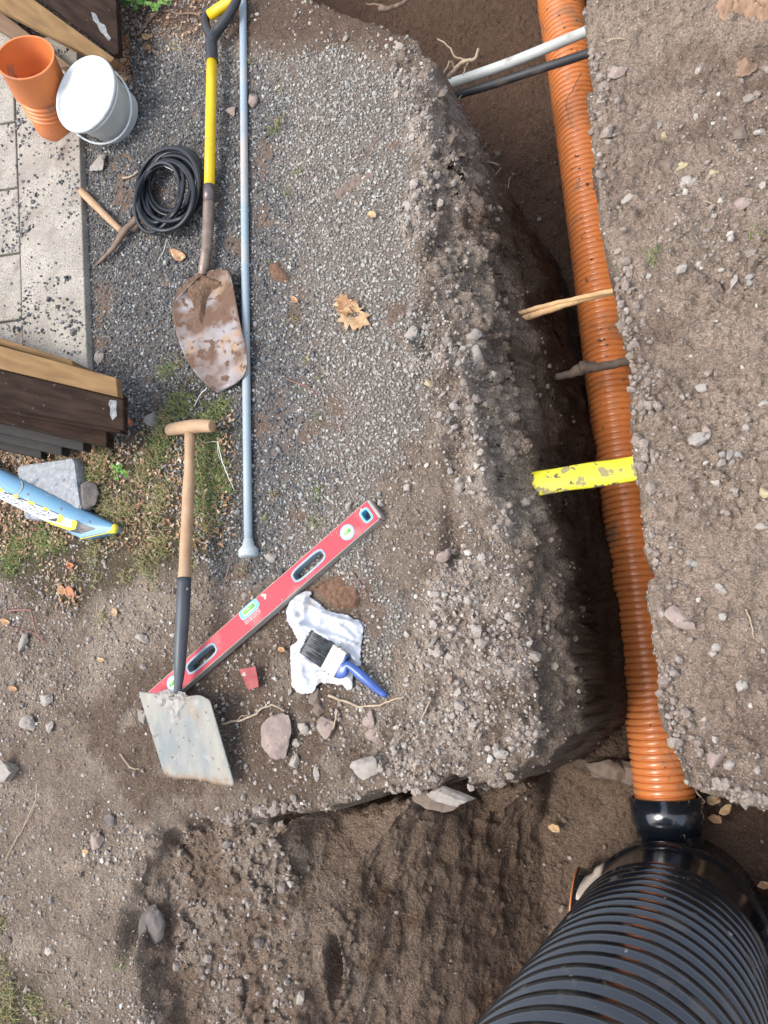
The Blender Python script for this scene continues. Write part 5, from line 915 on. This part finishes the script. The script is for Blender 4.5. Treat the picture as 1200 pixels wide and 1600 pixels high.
twig([(884, 1196), (895, 1208), (908, 1214), (940, 1210)], .0018, tw, 'spindly branched root tuft on the pit floor below the trench corner', z=-.78, cat='root', name='root', branches=([(898, 1210), (905, 1222), (912, 1240)], [(890, 1204), (880, 1212), (868, 1216)], [(905, 1213), (915, 1222), (925, 1228)], [(866, 1216), (878, 1226), (890, 1238)]), jit=.006, lift=.02)
twig([(1040, 1155), (1048, 1180), (1056, 1200), (1046, 1212), (1047, 1225)], .0012, tw, 'thin dark root drooping over the lower orange pipe', z=-.60, cat='root', name='root', branches=([(1048, 1180), (1030, 1172), (1032, 1160)], [(1056, 1200), (1062, 1215), (1066, 1222)]), jit=.004)
twig([(1080, 1222), (1090, 1240), (1100, 1252), (1096, 1258)], .003, pr_, 'pale root curling out under the right bank corner', z=-.72, cat='root', name='root', branches=([(1086, 1232), (1078, 1236), (1072, 1240)],), jit=.003)
twig([(908, 115), (895, 140), (885, 158), (888, 180), (895, 200)], .0018, tw, 'dark curled root lying on the upper orange pipe', z=-.60, cat='root', name='root', jit=.004, branches=([(895, 140), (906, 128), (915, 125)],))
twig([(1165, 952), (1172, 968), (1176, 985), (1178, 998)], .0022, pr_, 'pale bent twig on the lower right bank')
twig([(1102, 314), (1112, 318), (1125, 324)], .0016, pr_, 'straw-like stem on the upper right bank')
twig([(950, 64), (962, 60), (978, 61)], .0018, pr_, 'tiny pale twig on the bank beside the conduit')

# ------------------------------------------------------------ fallen leaves
lfm = mat('dry_leaf', (.40, .22, .11), (.28, .15, .07), 40, .7, .0008, 120, [((.72, .52, .28), 50, .58, .1, .7), ((.22, .11, .06), 30, .64, .06, .8)]); lfo = mat('pale_dry_leaf', (.48, .33, .18), (.34, .21, .10), 50, .6, .001, 120, [((.30, .16, .08), 40, .6, .08, .8)]); lfr = mat('rusty_leaf', (.42, .15, .06), (.28, .10, .045), 40, .6, .0006, 120)
MAPLE = [(0, -22), (4, -14), (10, -17), (9, -9), (21, -12), (17, -4), (25, 3), (16, 7), (19, 17), (10, 12), (6, 20), (1, 12), (-5, 22), (-8, 12), (-17, 14), (-13, 5), (-23, -1), (-14, -4), (-16, -13), (-6, -10), (-5, -16)]
def leaf(px, py, r, label, m=None, shape=None, ang=0., z=.012, elong=1., curl=.006, group=None):
    sh_ = shape or [(math.cos(t)*(1+.16*math.sin(3*t+px)+.08*math.sin(7*t+py)), math.sin(t)*.62*(1+.1*math.sin(5*t))) for t in np.linspace(0, 2*math.pi, 16, endpoint=False)]
    k = r/22 if shape else r; c_, s_ = math.cos(ang), math.sin(ang)
    if z > -.02: x, y, _ = W(px, py, 0); z = float(gz(x, y))+.008
    o = plate([(px+(a*c_-b*s_*elong)*k, py+(a*s_+b*c_*elong)*k) for a, b in sh_], z, .0008, 'leaf', m or lfm, label, 'leaf', group or 'fallen leaves', bump=.012*r/10, curl=curl, smooth=True); return o
leaf(553, 496, 25, 'big yellow-brown maple leaf on the gravel', lfo, MAPLE, .3, z=.02, curl=.008); leaf(540, 478, 17, 'crumpled upper half of leaf touching the big maple leaf', lfm, MAPLE, 1.3, curl=.012)
for a, b, r, l, mm, an, z_ in [(867, 1293, 10, 'pale curled leaf on the pit floor', lfo, .4, -.80), (1114, 1250, 11, 'upper left leaf of three below the right bank', lfo, .1, -.78), (1134, 1265, 11, 'right leaf of three below the right bank', lfo, -.7, -.78), (1118, 1279, 11, 'lowest rusty leaf of three below the right bank', lfm, .3, -.78), (1194, 1383, 10, 'brown leaf beside the right socket of the chamber', lfm, .1, -.66),
    (111, 884, 8, 'bright red leaf on the grassy gravel', lfr, .3, 0), (110, 926, 10, 'rusty leaf hanging in a clump below the blue case', lfr, 1.3, 0), (98, 922, 9, 'tan leaf left of the rusty clump leaf', lfm, .8, 0), (10, 972, 7, 'orange leaf at the left by the forked twig', lfm, .4, 0), (181, 957, 6, 'small yellow seed leaf left of the spade socket', lfo, 1.4, 0), (160, 1031, 5, 'tiny yellow leaf scrap on the path', lfo, .2, 0), (21, 1076, 6, 'orange scrap of leaf at left above the square stone', lfm, .2, 0),
    (206, 661, 7, 'rust leaf at the corner of the dark timber', lfr, 1., 0), (193, 113, 11, 'rust dry leaf hanging beside the timber and bucket', lfr, 1.4, 0), (196, 66, 10, 'upper rust leaf beside the timber plank', lfr, 1.3, 0), (230, 60, 8, 'pale yellow curled leaf near the curved twig', lfo, .5, 0), (232, 76, 7, 'pinkish tan leaf below the pale yellow one', lfm, .2, 0), (462, 470, 6, 'orange scrap of leaf on the gravel left of the maple leaf', lfm, .9, 0), (441, 1015, 6, 'orange scrap of leaf left of the rag', lfm, .3, 0), (583, 337, 7, 'pale orange leaf scrap on the gravel', lfo, .2, 0),
    (389, 848, 5, 'small brown leaf by the pole flange', lfm, .9, 0), (345, 690, 6, 'brown leaf in the green grass right of the T handle', lfm, .9, 0), (136, 1150+180, 5, 'tan scrap of leaf on the lower path', lfo, .2, 0), (330, 340, 8, 'tan leaf tucked right of the brown shovel socket', lfo, 1.2, 0), (280, 400, 12, 'brown crumpled leaf under the neck of the shovel', lfm, .5, 0), (1052, 510, 0, '', lfm, 0, 0)]:
    if r: leaf(a, b, r, l, mm, None, an, z=z_ if z_ else .01)

# ------------------------------------------------------------ plants, grass, litter, string
lfg = island_mat('green_leaf', [(.07, .17, .03), (.11, .24, .045), (.16, .30, .06), (.10, .20, .04)], .6, 120, .001)
def weed(px, py, r, n, label, name='weed', lobes=5):
    V = []; F_ = []; g = random.Random(int(px+py)); c0 = W(px, py, 0)
    for k in range(n):
        a = g.uniform(0, 6.28); d = r*math.sqrt(g.random()); x, y = px+d*math.cos(a), py+d*math.sin(a)*.7; R_ = g.uniform(.6, 1)*r*.42; c = W(x, y, .03+g.uniform(0, .03)); tx, ty = g.uniform(-.5, .5), g.uniform(-.5, .5); n0 = len(V); V.append(c); m_ = 20; pr0 = g.uniform(0, 6)
        for j in range(m_):
            t = 2*math.pi*j/m_; rr_ = R_*(.78+.22*abs(math.cos(t*lobes/2+pr0)))*.0017; u, v = rr_*math.cos(t), rr_*math.sin(t); V.append(c+np.array([u, v, tx*u+ty*v+.003*math.sin(t*3)]))
        F_ += [(n0, n0+1+j, n0+1+(j+1) % m_) for j in range(m_)]
        b = MB(); b.tube(spline([W(px, py, 0), (W(px, py, 0)+c)/2+np.array([0, 0, .01]), c], 3), .0009, 5); k0 = len(V); V += b.v; F_ += [tuple(q+k0 for q in f) for f in b.f]
    return tag(MB().add(V, F_).build(name, lfg, None, False, origin=c0), label, 'plant')
weed(222, 2, 26, 13, 'round-leaved green plant at the top beside the timber'); weed(252, 6, 14, 6, 'smaller green plant with round leaves right of the larger one'); weed(192, -2, 16, 6, 'green leaves at the top edge touching the dark plank')
def blades(xs, ys, hs, name, m, label=None, cat=None, spread=.9, w=.0011, kind='stuff', zb_=0.):
    n = len(xs); az = RNG.uniform(0, 2*np.pi, n); ln = RNG.uniform(.25, 1., n)*spread; z0 = gz(xs, ys)+zb_; V = []
    dx, dy = np.cos(az), np.sin(az); sx_, sy_ = -dy*w, dx*w; k = [0, .35, .7, 1.]; P_ = []
    for t in k:
        ox = dx*hs*ln*t**1.6; oy = dy*hs*ln*t**1.6; oz = hs*(1-ln*.75*t)*t; ww = (1-t)**.6
        P_ += [np.stack([xs+ox+sx_*ww, ys+oy+sy_*ww, z0+oz], -1), np.stack([xs+ox-sx_*ww, ys+oy-sy_*ww, z0+oz], -1)]
    V = np.stack(P_, 1).reshape(-1, 3); f0 = np.array([(0, 1, 3, 2), (2, 3, 5, 4), (4, 5, 7, 6)]); Fc = (f0[None]+8*np.arange(n)[:, None, None]).reshape(-1, 4)
    c = V.mean(0) if kind != 'stuff' else np.zeros(3); me = rawmesh(name, V-c, Fc); me.materials.append(m); o = bpy.data.objects.new(name, me); COL.objects.link(o); o.location = c.tolist(); return tag(o, label, cat, None, kind)
gr = island_mat('grass_blades', [(.12, .18, .05), (.20, .23, .07), (.28, .25, .11), (.38, .31, .17), (.11, .17, .04), (.42, .34, .20), (.30, .22, .12), (.18, .11, .06)], .7, 60, .0)
gg = island_mat('green_blades', [(.07, .13, .03), (.12, .19, .045), (.17, .23, .06), (.30, .28, .13), (.22, .16, .08)], .7, 60, .0)
TUFTS = [(100, 735, 20, 0), (150, 745, 26, 1), (170, 715, 18, 1), (165, 690, 14, 0), (120, 740, 16, 0), (175, 790, 24, 0), (200, 800, 22, 0), (230, 740, 26, 0), (255, 700, 24, 1), (262, 660, 22, 0), (320, 665, 22, 1), (330, 700, 26, 1), (325, 740, 28, 1), (350, 760, 20, 1), (320, 790, 22, 1), (330, 820, 16, 0), (345, 640, 18, 1), (290, 635, 20, 1), (262, 580, 14, 1), (280, 570, 10, 0), (272, 632, 14, 1), (30, 850, 24, 1), (70, 845, 26, 1), (20, 880, 22, 1), (95, 850, 18, 1), (150, 862, 18, 0), (250, 850, 22, 0), (245, 800, 20, 0), (260, 770, 20, 0), (180, 830, 16, 0), (230, 880, 18, 0), (300, 850, 14, 0), (160, 965, 12, 0), (120, 905, 10, 0), (150, 905, 10, 0), (200, 900, 12, 0), (240, 1500-590, 12, 0), (300, 880, 10, 0), (20, 1545, 18, 0), (60, 1565, 14, 0), (20, 1585, 18, 0), (80, 1592, 12, 0), (10, 1500, 12, 0), (110, 1570, 7, 0), (5, 1440, 14, 0), (190, 1505, 7, 1), (450, 300, 7, 0), (430, 205, 12, 1), (440, 190, 8, 0), (392, 100, 8, 0), (500, 655, 7, 1), (480, 565, 7, 0), (500, 590, 6, 0), (460, 500, 8, 0), (500, 770, 9, 1), (495, 820, 10, 1), (430, 775, 8, 0), (415, 1000-190, 7, 0), (1018, 420, 0, 1), (395, 840, 6, 1), (385, 890, 8, 0), (340, 300, 8, 0), (275, 75, 8, 0), (470, 270, 6, 1), (440, 140, 6, 0), (420, 410, 6, 0)]
for kk, (m_, nm) in enumerate(((gr, 'dry yellowish grass growing through the gravel and leaf litter'), (gg, 'fresh green grass tufts around the T handle and blue case'))):
    xs, ys, hs = [], [], []
    for a, b, r, c in TUFTS:
        if c != kk or r == 0: continue
        n = int(r*r*(.62 if r > 12 else .45)); q = RNG.normal(size=(n, 2))*r*.72
        x, y, _ = W(a, b, 0); sc_ = 1.62e-3; xs.append(x+q[:, 0]*sc_); ys.append(y+q[:, 1]*sc_); hs.append(RNG.uniform(.012, .040, n)*(.6+r/50))
    blades(np.concatenate(xs), np.concatenate(ys), np.concatenate(hs), 'grass', m_, nm)
c_ = W(1022, 412, 0); k = RNG.normal(size=(26, 2))*.010; blades(c_[0]+k[:, 0], c_[1]+k[:, 1], RNG.uniform(.02, .045, 26), 'grass_sprout', gg, 'lone tiny green grass sprout on the upper right bank', 'grass', kind=None)
c_ = W(1190, 368, 0); k = RNG.normal(size=(14, 2))*.010; blades(c_[0]+k[:, 0], c_[1]+k[:, 1], RNG.uniform(.02, .045, 14), 'grass_sprout', gg, 'faint green sprout at the right edge of the upper bank', 'grass', kind=None)
weed(183, 738, 16, 7, 'low green weed with narrow leaves below the dark timber', lobes=9)
def litter(name, polys, n, size, m, label, dens=1.):
    P_ = []
    for poly, w_ in polys:
        pl_ = np.array(poly); x = RNG.uniform(pl_[:, 0].min(), pl_[:, 0].max(), n*4); y = RNG.uniform(pl_[:, 1].min(), pl_[:, 1].max(), n*4); k = sdist(x, y, poly) > RNG.uniform(-12, 12, n*4); k &= RNG.random(n*4) < w_; P_ += [W(a, b, 0)[:2] for a, b in zip(x[k], y[k])]
    P_ = np.array(P_); n = len(P_); r = RNG.uniform(.35, 1., n)*size; m_ = 7; V = []
    tt = np.linspace(0, 2*np.pi, m_, endpoint=False); R_ = randrot(n); base = np.stack([np.cos(tt), .5*np.sin(tt), .35*np.cos(tt*1.0)**2], -1); base = np.vstack([base, [[0, 0, 0]]])
    V = base[None]*(1+RNG.uniform(-.3, .3, (n, m_+1, 1)))*r[:, None, None]
    ax_ = RNG.uniform(-.7, .7, n); az_ = RNG.uniform(0, 6.28, n); c, s = np.cos(az_), np.sin(az_); ca_, sa_ = np.cos(ax_), np.sin(ax_)
    y1 = V[:, :, 1]*ca_[:, None]-V[:, :, 2]*sa_[:, None]; z1 = V[:, :, 1]*sa_[:, None]+V[:, :, 2]*ca_[:, None]; x1 = V[:, :, 0]; V = np.stack([x1*c[:, None]-y1*s[:, None], x1*s[:, None]+y1*c[:, None], z1], -1)
    V += np.stack([P_[:, 0], P_[:, 1], gz(P_[:, 0], P_[:, 1])+RNG.uniform(.002, .014, n)], -1)[:, None]; f0 = np.array([(m_, j, (j+1) % m_) for j in range(m_)]); Fc = (f0[None]+(m_+1)*np.arange(n)[:, None, None]).reshape(-1, 3)
    me = rawmesh(name, V.reshape(-1, 3), Fc); me.materials.append(m); o = bpy.data.objects.new(name, me); COL.objects.link(o); o['kind'] = 'stuff'; o['label'] = label
lm = island_mat('leaf_litter', [(.16, .08, .045), (.28, .16, .09), (.40, .28, .17), (.22, .10, .05), (.34, .22, .13), (.48, .38, .26), (.12, .07, .045)], .8, 150, .001)
litter('leaf_litter', [([(-40, 700), (100, 690), (180, 690), (190, 720), (150, 760), (110, 850), (0, 870), (-40, 860)], .55), ([(120, 690), (270, 680), (370, 640), (370, 850), (150, 870)], .22), ([(60, 870), (130, 870), (130, 950), (90, 950)], .03), ([(180, -20), (330, -20), (320, 60), (215, 110), (195, 90)], .10), ([(185, 60), (205, 60), (200, 130), (185, 130)], .4)], 1500, .0085, lm, 'brown fallen leaf litter under the timber and blue case')
strw = mat('white_string', (.72, .70, .64), None, 20, .7)
twig([(340, 690, .02), (345, 712, .02), (352, 735, .016), (360, 752, .012), (366, 765, .008)], .0013, strw, 'loop of white string in the grass right of the T handle', cat='string', name='string', branches=([(341, 690, .02), (340, 705, .02), (348, 725, .016), (357, 742, .012)], [(341, 690, .02), (330, 690, .02), (318, 692, .014)]), jit=.002)
twig([(324, 606, .01), (312, 618, .008), (303, 635, .004)], .0014, strw, 'short white string below the muddy shovel blade', cat='string', name='string')
twig([(261, 372), (257, 388), (246, 410)], .0011, strw, 'thin white string end hanging below the hose coil', cat='string', name='string', branches=([(261, 372), (265, 385), (272, 398)],))
twig([(250, 252, .05), (262, 262, .05), (285, 275, .04)], .0011, strw, 'white string tied inside the hose coil', cat='string', name='string')
for o in list(bpy.data.objects):
    if '_o' in o: del o['_o']
